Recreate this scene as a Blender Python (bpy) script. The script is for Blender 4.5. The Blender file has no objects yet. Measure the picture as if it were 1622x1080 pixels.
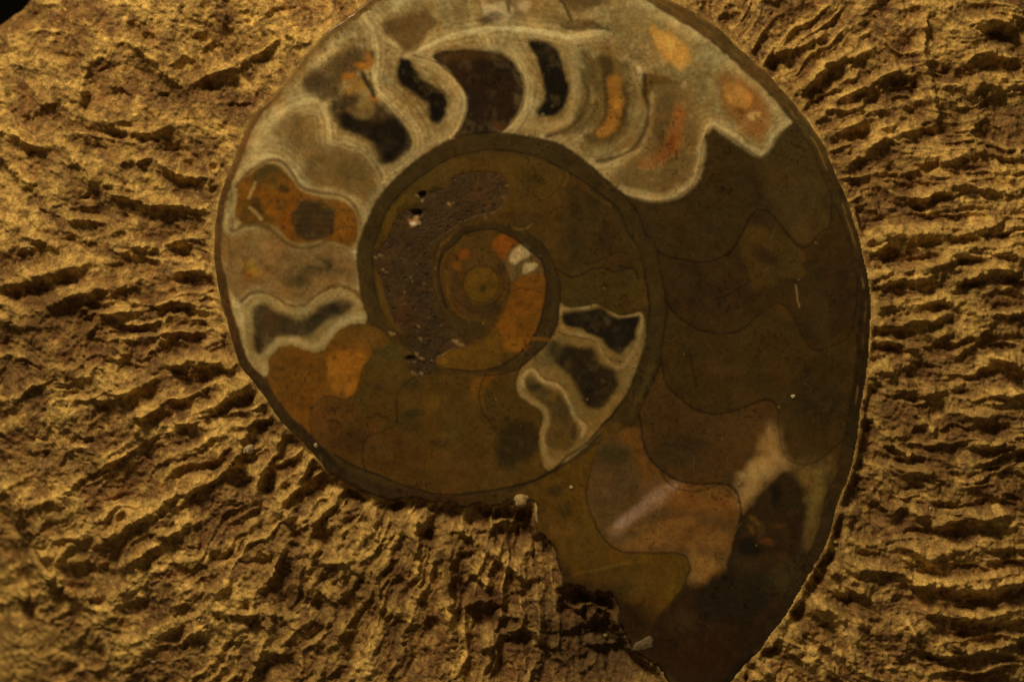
import bpy, math
import numpy as np

# ---------------------------------------------------------------- scale
S = 1.0e-4                      # one photo pixel is a tenth of a millimetre
CX, CY = 811.0, 540.0
SC = bpy.context.scene
COL = SC.collection

# ---------------------------------------------------------------- camera
cam_d = bpy.data.cameras.new('camera')
cam_d.sensor_width = 36.0
CAM_H = 0.40
cam_d.lens = 36.0 * CAM_H / 0.1622
cam_d.clip_start, cam_d.clip_end = 0.01, 20.0
cam_d.dof.use_dof = True
cam_d.dof.focus_distance = CAM_H + 0.0006
cam_d.dof.aperture_fstop = 4.8
cam = bpy.data.objects.new('camera', cam_d)
cam.location = (0, 0, CAM_H)
COL.objects.link(cam)
SC.camera = cam

# ---------------------------------------------------------------- world and lamp (indoor display lamp)
w = bpy.data.worlds.new('World'); SC.world = w; w.use_nodes = True
w.node_tree.nodes['Background'].inputs[0].default_value = (1.0, 0.74, 0.45, 1)
w.node_tree.nodes['Background'].inputs[1].default_value = 0.075
lamp_d = bpy.data.lights.new('display_lamp', 'SPOT')
lamp_d.energy = 11.2
lamp_d.color = (1.0, 0.76, 0.44)
lamp_d.shadow_soft_size = 0.07
lamp_d.spot_size = math.radians(42); lamp_d.spot_blend = 0.6
lamp = bpy.data.objects.new('display_lamp', lamp_d)
lamp.location = (-0.19, 0.43, 0.35)
from mathutils import Vector
lamp.rotation_euler = (Vector((-0.01, 0.0, 0)) - lamp.location).to_track_quat('-Z', 'Y').to_euler()
COL.objects.link(lamp)
SC.view_settings.view_transform = 'Standard'
SC.view_settings.look = 'None'
SC.view_settings.exposure = 0.0
SC.view_settings.gamma = 1.0

# irradiance a flat surface gets in the picture; divides seen colours into albedos
E = np.array([0.60, 0.455, 0.262])

def lin(c):
    c = np.asarray(c, float) / 255.0
    return np.where(c <= 0.04045, c / 12.92, ((c + 0.055) / 1.055) ** 2.4)

def alb(c):
    r, g, b = c
    t = min(max((r - 95) / 40.0, 0), 1)
    return np.clip(lin((max(r * 0.985 - 2, 1), max(g * np.interp(r, [80, 108, 150, 195], [0.925, 0.905, 0.928, 0.955]) - 2.4, 1), max(b * np.interp(r, [80, 110, 150, 190], [0.54, 0.54, 0.72, 0.82]) + 0.5, 1))) / E, 0, 0.85)

# ---------------------------------------------------------------- numpy noise
def _hash(ix, iy, seed):
    h = (ix.astype(np.int64) * 374761393 + iy.astype(np.int64) * 668265263 + seed * 974634777) & 0xFFFFFFFF
    h = ((h ^ (h >> 13)) * 1274126177) & 0xFFFFFFFF
    h = ((h ^ (h >> 16)) * 2246822519) & 0xFFFFFFFF
    return ((h ^ (h >> 15)) & 0xFFFFFF) / float(0xFFFFFF)

def vn(x, y, seed=0):
    ix, iy = np.floor(x), np.floor(y)
    fx, fy = x - ix, y - iy
    fx = fx * fx * fx * (fx * (fx * 6 - 15) + 10); fy = fy * fy * fy * (fy * (fy * 6 - 15) + 10)
    a = _hash(ix, iy, seed); b = _hash(ix + 1, iy, seed)
    c = _hash(ix, iy + 1, seed); d = _hash(ix + 1, iy + 1, seed)
    return (a + (b - a) * fx) * (1 - fy) + (c + (d - c) * fx) * fy

def fbm(x, y, scale, octv=4, seed=0, gain=0.5, ridged=False):
    x = x / scale; y = y / scale
    t = 0; a = 1.0; n = 0
    for o in range(octv):
        v = vn(x + 17.3 * o, y - 9.1 * o, seed + 31 * o) * 2 - 1
        if ridged: v = 1 - 2 * np.abs(v)
        t = t + a * v; n += a
        x, y = x * 1.93 + y * 0.31, y * 1.93 - x * 0.31
        a *= gain
    return t / n

def worley(x, y, scale, seed=0):
    x = x / scale; y = y / scale
    ix, iy = np.floor(x), np.floor(y)
    f1 = np.full(x.shape, 9.0); f2 = np.full(x.shape, 9.0); idv = np.zeros(x.shape)
    for dx in (-1, 0, 1):
        for dy in (-1, 0, 1):
            cx, cy = ix + dx, iy + dy
            px = cx + _hash(cx, cy, seed); py = cy + _hash(cx, cy, seed + 7)
            d = np.hypot(px - x, py - y)
            h = _hash(cx, cy, seed + 13)
            near = d < f1
            f2 = np.where(near, f1, np.minimum(f2, d))
            idv = np.where(near, h, idv)
            f1 = np.where(near, d, f1)
    return f1, f2, idv

def sst(a, b, x):
    t = np.clip((x - a) / (b - a), 0, 1)
    return t * t * (3 - 2 * t)

# ---------------------------------------------------------------- curves
def smooth(pts, closed=False, n=5):
    p = np.asarray(pts, float)
    if len(p) < 3: return p
    if closed: q = np.vstack([p[-1], p, p[0], p[1]])
    else: q = np.vstack([2 * p[0] - p[1], p, 2 * p[-1] - p[-2]])
    out = []
    for i in range(1, len(q) - 2):
        p0, p1, p2, p3 = q[i - 1], q[i], q[i + 1], q[i + 2]
        for k in range(n):
            t = k / n
            out.append(0.5 * (2 * p1 + (p2 - p0) * t + (2 * p0 - 5 * p1 + 4 * p2 - p3) * t * t + (3 * p1 - p0 - 3 * p2 + p3) * t ** 3))
    if not closed: out.append(q[-2])
    return np.array(out)

def seg_dist(x, y, pts, closed=False, nearest=False):
    p = np.asarray(pts, float)
    if closed: p = np.vstack([p, p[0]])
    best = np.full(x.shape, 1e9); nx = np.zeros(x.shape); ny = np.zeros(x.shape); tt = np.zeros(x.shape)
    m = len(p) - 1
    for i in range(m):
        ax, ay = p[i]; bx, by = p[i + 1]
        dx, dy = bx - ax, by - ay
        L = dx * dx + dy * dy + 1e-12
        t = np.clip(((x - ax) * dx + (y - ay) * dy) / L, 0, 1)
        qx, qy = ax + t * dx, ay + t * dy
        d = (x - qx) ** 2 + (y - qy) ** 2
        k = d < best
        best = np.where(k, d, best)
        if nearest:
            nx = np.where(k, qx, nx); ny = np.where(k, qy, ny)
        tt = np.where(k, (i + t) / m, tt)
    if nearest: return np.sqrt(best), nx, ny, tt
    return np.sqrt(best), tt

def inside(x, y, pts):
    p = np.asarray(pts, float); n = len(p)
    r = np.zeros(x.shape, bool)
    j = n - 1
    for i in range(n):
        xi, yi = p[i]; xj, yj = p[j]
        c = ((yi > y) != (yj > y)) & (x < (xj - xi) * (y - yi) / (yj - yi + 1e-12) + xi)
        r ^= c
        j = i
    return r

# ---------------------------------------------------------------- meshes
def mesh_from(name, co, faces, mat, col=None, smooth_f=True, uvz=None):
    me = bpy.data.meshes.new(name)
    nf = len(faces)
    me.vertices.add(len(co)); me.vertices.foreach_set('co', np.ascontiguousarray(co, np.float32).ravel())
    me.loops.add(nf * 4); me.loops.foreach_set('vertex_index', np.ascontiguousarray(faces, np.int32).ravel())
    me.polygons.add(nf)
    me.polygons.foreach_set('loop_start', np.arange(0, nf * 4, 4, dtype=np.int32))
    me.polygons.foreach_set('use_smooth', np.full(nf, smooth_f, dtype=bool))
    if col is not None:
        a = me.attributes.new('mineral', 'FLOAT_COLOR', 'POINT')
        c4 = np.ones((len(co), 4), np.float32); c4[:, :col.shape[1]] = col
        a.data.foreach_set('color', c4.ravel())
    me.materials.append(mat)
    me.update(calc_edges=True)
    return me

def obj(name, me, parent=None):
    o = bpy.data.objects.new(name, me); COL.objects.link(o)
    if parent is not None: o.parent = parent
    return o

def cells_mesh(name, mask, X, Y, Z, C, mat, skirt, parent, label_grid=None, lab=None, smooth_f=True, bevel=False, outer=None):
    """mask: cell mask (ny-1,nx-1). Builds one mesh, with downward skirts on its border."""
    ny, nx = X.shape
    jj, ii = np.nonzero(mask)
    if len(jj) == 0: return None
    v = lambda j, i: j * nx + i
    F = np.stack([v(jj, ii), v(jj + 1, ii), v(jj + 1, ii + 1), v(jj, ii + 1)], 1)
    used, inv = np.unique(F, return_inverse=True)
    F = inv.reshape(F.shape)
    co = np.stack([(X.ravel()[used] - CX) * S, (CY - Y.ravel()[used]) * S, Z.ravel()[used] * S], 1)
    col = C.reshape(-1, C.shape[-1])[used]
    # border edges
    pad = np.zeros((mask.shape[0] + 2, mask.shape[1] + 2), bool); pad[1:-1, 1:-1] = mask
    E_ = []; O_ = []
    for dj, di, a, b in ((-1, 0, (0, 1), (0, 0)), (1, 0, (1, 0), (1, 1)), (0, -1, (0, 0), (1, 0)), (0, 1, (1, 1), (0, 1))):
        m = mask & ~pad[1 + dj:1 + dj + mask.shape[0], 1 + di:1 + di + mask.shape[1]]
        q, r = np.nonzero(m)
        E_.append(np.stack([v(q + a[0], r + a[1]), v(q + b[0], r + b[1])], 1))
        if outer is not None:
            op = np.zeros((mask.shape[0] + 2, mask.shape[1] + 2), bool); op[1:-1, 1:-1] = outer
            O_.append(~op[1 + dj:1 + dj + mask.shape[0], 1 + di:1 + di + mask.shape[1]][q, r])
    ed = np.concatenate(E_)
    lk = np.zeros(nx * ny, np.int64); lk[used] = np.arange(len(used))
    ed = lk[ed]
    if outer is not None: isout = np.concatenate(O_)
    else: isout = np.ones(len(ed), bool)
    n0 = len(co)
    top = ed
    allco = [co]; allcol = [col]; allF = [F]
    if len(ed):
        bv, binv = np.unique(ed, return_inverse=True); binv = binv.reshape(ed.shape)
        outv = np.zeros(len(bv), bool); np.logical_or.at(outv, binv[isout].ravel(), True)
        t = co[bv].copy(); d = co[bv].copy()
        d[:, 2] -= np.where(outv, skirt[0], skirt[1]) * S
        nb = len(bv)
        allco += [t, d]; allcol += [col[bv], col[bv]]
        a, b = binv[:, 0], binv[:, 1]
        allF.append(np.stack([n0 + a, n0 + b, n0 + nb + b, n0 + nb + a], 1))
    me = mesh_from(name, np.concatenate(allco), np.concatenate(allF), mat, np.concatenate(allcol), smooth_f)
    return obj(name, me, parent)

def lump_mesh(name, rx, ry, rz, mat, seed, rot=0.0, col=None):
    """an irregular faceted grain: squashed sphere broken by noise"""
    nu, nv = 14, 9
    th = np.linspace(0, 2 * np.pi, nu, endpoint=False); ph = np.linspace(0.12, np.pi - 0.12, nv)
    T, P = np.meshgrid(th, ph)
    rr = 1 + 0.75 * (vn(np.cos(T) * 1.7 + 5 + seed, np.sin(T) * 1.7 + P * 1.4, seed) - 0.5) + 0.45 * (vn(np.cos(T) * 4 + 9, np.sin(T) * 4 + P * 3, seed + 3) - 0.5)
    x = rx * rr * np.sin(P) * np.cos(T); y = ry * rr * np.sin(P) * np.sin(T); z = rz * rr * np.cos(P)
    c, s = math.cos(rot), math.sin(rot)
    x, y = x * c - y * s, x * s + y * c
    co = np.stack([x.ravel(), y.ravel(), z.ravel()], 1)
    co = np.vstack([co, [[0, 0, rz * 0.97], [0, 0, -rz * 0.97]]]) * S
    Fq = []
    for j in range(nv - 1):
        for i in range(nu):
            k = (i + 1) % nu
            Fq.append((j * nu + i, (j + 1) * nu + i, (j + 1) * nu + k, j * nu + k))
    me = bpy.data.meshes.new(name)
    tris = [(nu * nv, i, (i + 1) % nu) for i in range(nu)] + [(nu * nv + 1, (nv - 1) * nu + (i + 1) % nu, (nv - 1) * nu + i) for i in range(nu)]
    me.from_pydata(co.tolist(), [], Fq + tris); me.update()
    for p in me.polygons: p.use_smooth = True
    me.materials.append(mat)
    return me

# ---------------------------------------------------------------- materials
def new_mat(name):
    m = bpy.data.materials.new(name); m.use_nodes = True
    nt = m.node_tree; nt.nodes.clear()
    out = nt.nodes.new('ShaderNodeOutputMaterial'); b = nt.nodes.new('ShaderNodeBsdfPrincipled')
    nt.links.new(b.outputs[0], out.inputs[0])
    return m, nt, b

def nd(nt, t, **kw):
    n = nt.nodes.new(t)
    for k, v_ in kw.items():
        if isinstance(k, str) and k.startswith('i_'):
            n.inputs[int(k[2:])].default_value = v_
        else: setattr(n, k, v_)
    return n

def noise(nt, vec, scale, detail=4, rough=0.55):
    n = nt.nodes.new('ShaderNodeTexNoise')
    n.inputs['Scale'].default_value = scale; n.inputs['Detail'].default_value = detail; n.inputs['Roughness'].default_value = rough
    nt.links.new(vec, n.inputs['Vector']); return n.outputs['Fac']

def rng(nt, val, a, b, c, d):
    n = nt.nodes.new('ShaderNodeMapRange'); n.inputs[1].default_value = a; n.inputs[2].default_value = b
    n.inputs[3].default_value = c; n.inputs[4].default_value = d
    nt.links.new(val, n.inputs[0]); return n.outputs[0]

def mul_col(nt, col, fac):
    n = nt.nodes.new('ShaderNodeVectorMath'); n.operation = 'SCALE'
    nt.links.new(col, n.inputs[0]); nt.links.new(fac, n.inputs['Scale']); return n.outputs[0]

def math_n(nt, op, a, b):
    n = nt.nodes.new('ShaderNodeMath'); n.operation = op
    for k, q in enumerate((a, b)):
        if isinstance(q, (int, float)): n.inputs[k].default_value = q
        else: nt.links.new(q, n.inputs[k])
    return n.outputs[0]

# polished stone: mineral colour from the cut itself, fine grain, tiny specks, hairline scratches
def polished(name, rough):
    m, nt, b = new_mat(name)
    tc = nt.nodes.new('ShaderNodeTexCoord'); geo = nt.nodes.new('ShaderNodeNewGeometry')
    pos = geo.outputs['Position']
    at = nt.nodes.new('ShaderNodeAttribute'); at.attribute_name = 'mineral'
    g1 = rng(nt, noise(nt, pos, 2600, 3, 0.6), 0.3, 0.7, 0.86, 1.14)
    g2 = rng(nt, noise(nt, pos, 7000, 2, 0.6), 0.3, 0.7, 0.91, 1.09)
    f = math_n(nt, 'MULTIPLY', g1, g2)
    c = mul_col(nt, at.outputs['Color'], f)
    nt.links.new(c, b.inputs['Base Color'])
    r = rng(nt, noise(nt, pos, 260, 4, 0.6), 0.3, 0.7, rough - 0.06, rough + 0.1)
    nt.links.new(r, b.inputs['Roughness'])
    b.inputs['Specular IOR Level'].default_value = 0.22
    bp = nt.nodes.new('ShaderNodeBump'); bp.inputs['Strength'].default_value = 0.12; bp.inputs['Distance'].default_value = 0.00005
    nt.links.new(noise(nt, pos, 1800, 3, 0.6), bp.inputs['Height'])
    nt.links.new(bp.outputs[0], b.inputs['Normal'])
    return m

M_POL = polished('polished_mineral', 0.24)
M_POROUS = polished('porous_fill', 0.45)

def rock_mat():
    m, nt, b = new_mat('rough_limestone')
    geo = nt.nodes.new('ShaderNodeNewGeometry'); pos = geo.outputs['Position']
    at = nt.nodes.new('ShaderNodeAttribute'); at.attribute_name = 'mineral'
    g1 = rng(nt, noise(nt, pos, 900, 5, 0.65), 0.28, 0.72, 0.6, 1.38)
    g2 = rng(nt, noise(nt, pos, 3600, 3, 0.65), 0.3, 0.7, 0.68, 1.32)
    c = mul_col(nt, at.outputs['Color'], math_n(nt, 'MULTIPLY', g1, g2))
    nt.links.new(c, b.inputs['Base Color'])
    b.inputs['Roughness'].default_value = 0.85
    b.inputs['Specular IOR Level'].default_value = 0.25
    bp = nt.nodes.new('ShaderNodeBump'); bp.inputs['Strength'].default_value = 0.7; bp.inputs['Distance'].default_value = 0.00022
    nt.links.new(noise(nt, pos, 1500, 6, 0.7), bp.inputs['Height'])
    nt.links.new(bp.outputs[0], b.inputs['Normal'])
    return m
M_ROCK = rock_mat()

def simple_mat(name, a1, a2, scale, rough):
    m, nt, b = new_mat(name)
    geo = nt.nodes.new('ShaderNodeNewGeometry'); pos = geo.outputs['Position']
    mx = nt.nodes.new('ShaderNodeMix'); mx.data_type = 'RGBA'
    nt.links.new(rng(nt, noise(nt, pos, scale, 4, 0.6), 0.35, 0.65, 0, 1), mx.inputs['Factor'])
    mx.inputs['A'].default_value = (*a1, 1); mx.inputs['B'].default_value = (*a2, 1)
    nt.links.new(mx.outputs['Result'], b.inputs['Base Color'])
    b.inputs['Roughness'].default_value = rough
    return m
M_GRAIN = simple_mat('pale_calcite', (0.52, 0.44, 0.28), (0.34, 0.26, 0.14), 900, 0.45)
M_TAN = simple_mat('tan_crust', (0.50, 0.37, 0.16), (0.26, 0.17, 0.07), 900, 0.8)
M_FLAKE = simple_mat('dull_flake', (0.16, 0.12, 0.06), (0.10, 0.07, 0.03), 900, 0.7)
M_TABLE = simple_mat('dark_cloth', (0.0020, 0.0018, 0.0015), (0.003, 0.0025, 0.002), 300, 0.95)
M_TABLE.node_tree.nodes['Principled BSDF'].inputs['Specular IOR Level'].default_value = 0.02

# ================================================================= OUTLINE OF THE CUT FACE
OUT = [(586,0),(560,21),(521,49),(485,86),(452,127),(425,161),(402,181),(379,233),(363,272),(356,288),(345,331),(339,383),(342,429),(349,473),(362,518),
 (379,575),(397,599),(421,632),(446,668),(475,693),(499,716),(524,748),(569,772),(607,787),(640,790),(659,787),(685,796),(711,795),(735,803),(762,797),(789,800),
 (806,792),(818,800),(832,796),(846,794),(851,812),(849,834),(858,846),(872,857),(878,866),(882,889),(890,908),(893,924),(915,926),(937,937),(952,935),(968,940),
 (979,955),(981,981),(990,1003),(1001,1022),(1012,1038),(1036,1050),(1050,1066),(1066,1086),(1090,1108),(1125,1110),(1152,1084),(1178,1052),(1202,1030),(1228,997),(1246,974),(1267,937),
 (1287,904),(1306,870),(1318,838),(1327,798),(1345,757),(1357,705),(1364,651),(1371,607),(1376,569),(1379,524),(1380,478),(1376,439),(1367,400),(1356,357),(1343,320),
 (1325,279),(1306,233),(1283,197),(1251,156),(1215,117),(1181,86),(1145,52),(1109,26),(1060,0),(1000,-38),(920,-66),(830,-78),(740,-68),(660,-42),(625,-24)]
OUTLINE = smooth(OUT, True, 4)
_r = np.random.RandomState(11)
_brk = (OUTLINE[:, 1] > 784) & (OUTLINE[:, 0] > 590) & (OUTLINE[:, 0] < 1062)
OUTLINE = OUTLINE + _r.uniform(-1, 1, OUTLINE.shape) * np.where(_brk, 3.0, 0.9)[:, None]

# ================================================================= FOSSIL GRID
STEP = 1.4
gx = np.arange(332, 1388, STEP); gy = np.arange(-84, 1116, STEP)
FX, FY = np.meshgrid(gx, gy)
FIN = inside(FX, FY, OUTLINE)
FD, FNX, FNY, FT = seg_dist(FX, FY, OUTLINE, True, True)
# uneven lines: everything drawn is looked up at slightly warped places
WX = FX + 1.6 * fbm(FX, FY, 26, 3, 5) + 0.8 * fbm(FX, FY, 7, 2, 6)
WY = FY + 1.6 * fbm(FX, FY, 26, 3, 15) + 0.8 * fbm(FX, FY, 7, 2, 16)
FC = np.tile(alb((60, 44, 20)), FX.shape + (1,))
FZ = np.zeros(FX.shape)
BAR = np.zeros(FX.shape, np.int32)        # 0 free, >0 part number of walls and septa
OVER = np.zeros(FX.shape, np.int32)       # sub-part number
SUBS = []                                  # (name, label, seed)

def box(pts, m):
    p = np.asarray(pts, float)
    x0, y0 = p.min(0) - m; x1, y1 = p.max(0) + m
    i0 = max(int((x0 - gx[0]) / STEP), 0); i1 = min(int((x1 - gx[0]) / STEP) + 2, len(gx))
    j0 = max(int((y0 - gy[0]) / STEP), 0); j1 = min(int((y1 - gy[0]) / STEP) + 2, len(gy))
    return slice(j0, j1), slice(i0, i1)

def mix(sl, a, c):
    FC[sl] = FC[sl] * (1 - a[..., None]) + alb(c) * a[..., None]

CL1 = fbm(FX, FY, 20, 5, 901); CL2 = fbm(FX, FY, 7, 3, 902)
def cloud(sl, k, alpha=0.8):
    st = min(0.14 + 1.7 * (1 - alpha), 0.55)
    f = 1.0 if k % 2 else -1.0
    return 1.0 - st * sst(0.0, 0.55, f * CL1[sl] + 0.35 * CL2[sl])

def fill(pts, c, soft=2.0, alpha=1.0, sm=True, warp=0.0, ws=18, mott=None, part=None, dz=0.0):
    """a patch of mineral; soft is the width over which its edge fades"""
    p = smooth(pts, True, 4) if sm else np.asarray(pts, float)
    sl = box(p, soft + warp + 6)
    x, y = WX[sl], WY[sl]
    if warp:
        sd = int(abs(p[0, 0] * 7 + p[0, 1])) % 977
        x = x + warp * fbm(x, y, ws, 4, sd); y = y + warp * fbm(x, y, ws, 4, sd + 5)
    d, _ = seg_dist(x, y, p, True)
    sd_ = np.where(inside(x, y, p), d, -d)
    a = sst(-soft * 0.5, soft * 0.5, sd_)
    if mott:
        a = a * (1 - mott[0] * sst(0.0, 0.5, fbm(FX[sl], FY[sl], mott[1], 4, int(p[0, 0]) % 131)))
    mix(sl, np.clip(a * alpha * cloud(sl, int(p[0, 0] * 3 + p[0, 1]) % 97, alpha), 0, 1), c)
    if dz: FZ[sl] += dz * a
    if part is not None:
        if part not in SUBS: SUBS.append(part)
        OVER[sl] = np.where(sd_ > 0, SUBS.index(part) + 1, OVER[sl])

def blob(cx, cy, rx, ry, c, alpha=1.0, rot=0, soft=0.6, warp=4.0, ws=14, dz=0.0, part=None):
    r = max(rx, ry) * 1.6 + 6
    sl = box([(cx - r, cy - r), (cx + r, cy + r)], 0)
    sd = int(cx * 3 + cy) % 911
    x = FX[sl] + warp * fbm(FX[sl], FY[sl], ws, 4, sd) - cx; y = FY[sl] + warp * fbm(FX[sl], FY[sl], ws, 4, sd + 9) - cy
    q = math.radians(rot)
    u = (x * math.cos(q) + y * math.sin(q)) / rx; v_ = (-x * math.sin(q) + y * math.cos(q)) / ry
    d = np.hypot(u, v_)
    a = 1 - sst(1 - soft, 1 + soft * 0.5, d)
    mix(sl, np.clip(a * alpha * cloud(sl, sd % 97, alpha), 0, 1), c)
    if dz: FZ[sl] += dz * a
    if part is not None:
        if part not in SUBS: SUBS.append(part)
        OVER[sl] = np.where(d < 0.85, SUBS.index(part) + 1, OVER[sl])

def line(pts, c, wd=2.4, alpha=1.0, soft=1.4, bar=None, barw=2.2, dz=-0.35, fade=None, vary=0.35, sm=True):
    p = smooth(pts, False, 5) if sm else np.asarray(pts, float)
    sl = box(p, wd + soft + 6)
    d, t = seg_dist(WX[sl], WY[sl], p)
    w_ = wd * (1 + vary * fbm(FX[sl], FY[sl], 22, 3, int(p[0, 0]) % 89))
    a = 1 - sst(w_ * 0.5 - soft * 0.5, w_ * 0.5 + soft * 0.5, d)
    if fade is not None:
        a = a * np.interp(t, fade[0], fade[1])
    mix(sl, a * alpha, c)
    FZ[sl] += dz * a
    if bar is not None:
        BAR[sl] = np.where((d < barw) & (BAR[sl] == 0), bar, BAR[sl])

def mott_in(pts, c, sc, a0, seed):
    p = smooth(pts, True, 4); sl = box(p, 4)
    x, y = FX[sl], FY[sl]
    d, _ = seg_dist(x, y, p, True)
    m = inside(WX[sl], WY[sl], p) * sst(0, 6, d)
    mix(sl, m * a0 * sst(0.02, 0.5, fbm(x, y, sc, 4, seed)), c)

# ---- base zones -------------------------------------------------------------------------
R1 = [(1000,676),(1014,657),(1025,627),(1043,583),(1048,554),(1055,510),(1055,474),(1048,435),(1040,396),(1023,370),(1014,344),(996,318),(980,302),(946,272),(902,236),(856,220),(791,211),
      (726,217),(684,236),(646,264),(612,298),(591,329),(576,363),(568,389),(565,414),(569,437),(571,466),(579,494),(590,514),(604,522),(620,537)]
R2 = [(953,676),(973,655),(996,619),(1014,570),(1025,531),(1029,479),(1021,429),(1011,396),(993,362),(980,333),(962,316),(923,287),(884,264),(845,247),(806,239),(767,239),(726,246),(690,264),(664,282),(635,306),
      (612,337),(599,370),(592,396),(591,433),(596,466),(606,495),(618,514),(632,530)]
R2B = [(973,655),(953,676),(935,697),(913,714),(900,722),(881,742),(845,761),(804,772),(752,780),(700,784),(659,774),(620,761),(581,746),(555,736),(530,720)]

# right hand chambers, dark olive limestone
fill([(1000,300),(1110,200),(1260,190),(1340,290),(1385,440),(1385,560),(1365,700),(1240,735),(1180,810),(1050,770),(1015,690),(1048,560),(1048,430)], (54,39,16), 6, sm=False)
# upper right chamber; its lighter half is a soft reflection painted in
fill([(1019,316),(1071,311),(1104,276),(1111,233),(1130,198),(1192,241),(1220,236),(1260,195),(1305,280),(1318,340),(1301,368),(1278,392),(1237,357),(1206,333),(1172,377),(1136,411),(1084,412),(1040,392),(1005,330)], (55,40,18), 3)
fill([(1180,215),(1245,185),(1300,260),(1322,340),(1285,392),(1255,380),(1238,345),(1215,300),(1200,255)], (66,50,24), 26, 0.85)
blob(1090,365,50,35,(54,39,17),0.7); blob(1030,355,18,28,(52,38,18),0.6)
# chamber below it, ochre blotch with dark heart
fill([(1054,474),(1048,420),(1084,412),(1136,411),(1172,377),(1206,333),(1252,377),(1288,383),(1330,360),(1362,440),(1355,510),(1298,555),(1272,533),(1233,480),(1181,519),(1127,528),(1078,505)], (54,38,17), 3)
fill([(1182,362),(1172,398),(1188,430),(1192,462),(1215,452),(1240,442),(1272,436),(1272,402),(1246,372),(1220,366)], (68,49,18), 9, 0.85, warp=5)
blob(1212,406,24,13,(44,31,15),0.9,rot=35); blob(1208,345,22,10,(42,31,15),0.7); blob(1100,430,14,9,(38,27,14),0.7); blob(1120,470,40,26,(44,31,16),0.6)
fill([(1284,440),(1304,440),(1308,540),(1290,545),(1282,500)], (53,39,19), 12, 0.7)
blob(1330,480,18,60,(43,30,14),0.6)
# third chamber
fill([(1050,575),(1054,490),(1101,520),(1156,529),(1233,480),(1272,533),(1298,555),(1350,520),(1364,640),(1345,690),(1319,715),(1275,733),(1243,712),(1231,647),(1213,634),(1145,656),(1091,642)], (60,43,17), 3)
blob(1120,590,48,44,(60,43,18),0.75); blob(1290,640,45,60,(41,31,14),0.6); blob(1105,560,25,14,(50,40,20),0.6); blob(1310,575,18,12,(54,40,18),0.7); blob(1195,600,20,14,(57,42,18),0.5)
# fourth chamber, reddish brown
fill([(1014,660),(1048,578),(1067,621),(1091,642),(1119,654),(1169,650),(1213,633),(1231,647),(1236,690),(1241,715),(1254,731),(1175,806),(1161,772),(1104,766),(1044,741),(1023,715)], (68,47,21), 3)
blob(1075,712,48,34,(55,40,22),0.85,warp=8); blob(1185,690,45,30,(76,53,27),0.6); blob(1035,660,14,30,(62,45,20),0.7); blob(1150,740,40,16,(70,49,26),0.5)
# fifth chamber, lilac and orange
S1 = [(958,690),(944,715),(941,726),(932,757),(929,785),(936,811),(949,842),(967,863),(993,875),(1037,876),(1071,876),(1089,884),(1094,897),(1090,911),(1079,935),(1061,956),(1046,974),(1033,992)]
S2 = [(1014,652),(1016,679),(1023,715),(1044,741),(1070,759),(1104,766),(1140,766),(1161,772),(1171,788),(1174,809),(1169,832),(1161,868),(1152,896)]
fill(S1[:13] + [(1130,930),(1152,896)] + S2[::-1][1:-1] + [(1000,676)], (88,62,36), 3, sm=False)
fill([(1000,674),(1014,700),(1023,725),(1046,748),(1020,760),(1000,735),(985,705),(985,685)], (96,62,19), 12, 0.85)
fill([(948,700),(975,690),(1000,712),(1010,745),(1005,790),(975,825),(950,825),(938,790),(938,740)], (78,58,36), 22, 0.95); blob(970,722,28,24,(60,47,26),0.97,rot=20); blob(975,775,30,34,(76,56,36),0.9)
fill([(1070,770),(1140,772),(1170,790),(1172,812),(1120,815),(1060,800)], (110,73,34), 24, 0.85)
fill([(1030,838),(1090,822),(1150,845),(1140,870),(1060,868),(990,866)], (118,82,43), 22, 0.85)
fill([(962,838),(990,812),(1030,780),(1062,764),(1082,768),(1050,795),(1010,822),(978,845)], (128,98,78), 19, 0.9, warp=4); line([(978,832),(1010,806),(1046,780),(1066,770)], (150,118,100), 12, 0.6, 12, dz=0)  # lilac sheen and its highlight, painted as colour
line([(962,836),(1000,838),(1050,828),(1110,818)], (112,76,38), 6, 0.6, 5, dz=0)
blob(1120,800,30,10,(116,76,36),0.5); blob(1115,835,40,14,(94,64,36),0.6,rot=-12)
# pale calcite wedge and the dark mass under it
fill([(1222,672),(1234,690),(1242,716),(1258,733),(1300,736),(1322,726),(1310,775),(1292,830),(1274,882),(1250,935),(1205,930),(1150,905),(1168,850),(1172,810),(1166,768),(1182,744),(1200,724),(1212,694)], (46,34,16), 6)
fill([(1222,670),(1233,690),(1241,718),(1252,735),(1236,744),(1212,764),(1192,792),(1174,806),(1168,770),(1182,746),(1198,722)], (140,108,66), 30, 0.97, warp=8)
blob(1196,744,24,16,(158,128,76),0.75,rot=-40); blob(1222,700,9,24,(128,100,58),0.6,rot=20)
fill([(1252,734),(1300,736),(1318,732),(1308,780),(1292,830),(1276,868),(1272,820),(1276,785),(1262,755)], (100,78,48), 30, 0.92, warp=8)
blob(1292,775,12,42,(110,92,52),0.6,rot=15)
fill([(1195,800),(1214,775),(1240,752),(1262,768),(1275,800),(1270,850),(1255,886),(1225,902),(1190,898),(1166,884),(1170,840),(1178,812)], (47,33,15), 14, 0.95, warp=9, part=('cavity','dark rusty cavity below a pale calcite wedge'), dz=-1.2)
blob(1228,782,10,20,(30,22,12),0.9); blob(1188,866,24,16,(24,19,11),0.95,rot=15); blob(1262,835,14,30,(46,27,12),0.6)
blob(1214,858,16,7,(84,50,20),0.7,rot=15); blob(1196,824,12,6,(98,70,30),0.8,rot=30); blob(1190,838,9,6,(90,58,22),0.7,rot=60); blob(1205,838,7,12,(70,48,20),0.7); blob(1232,832,14,6,(70,44,18),0.6); blob(1256,810,9,6,(66,44,18),0.6); blob(1238,880,10,6,(74,42,15),0.6)
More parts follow.
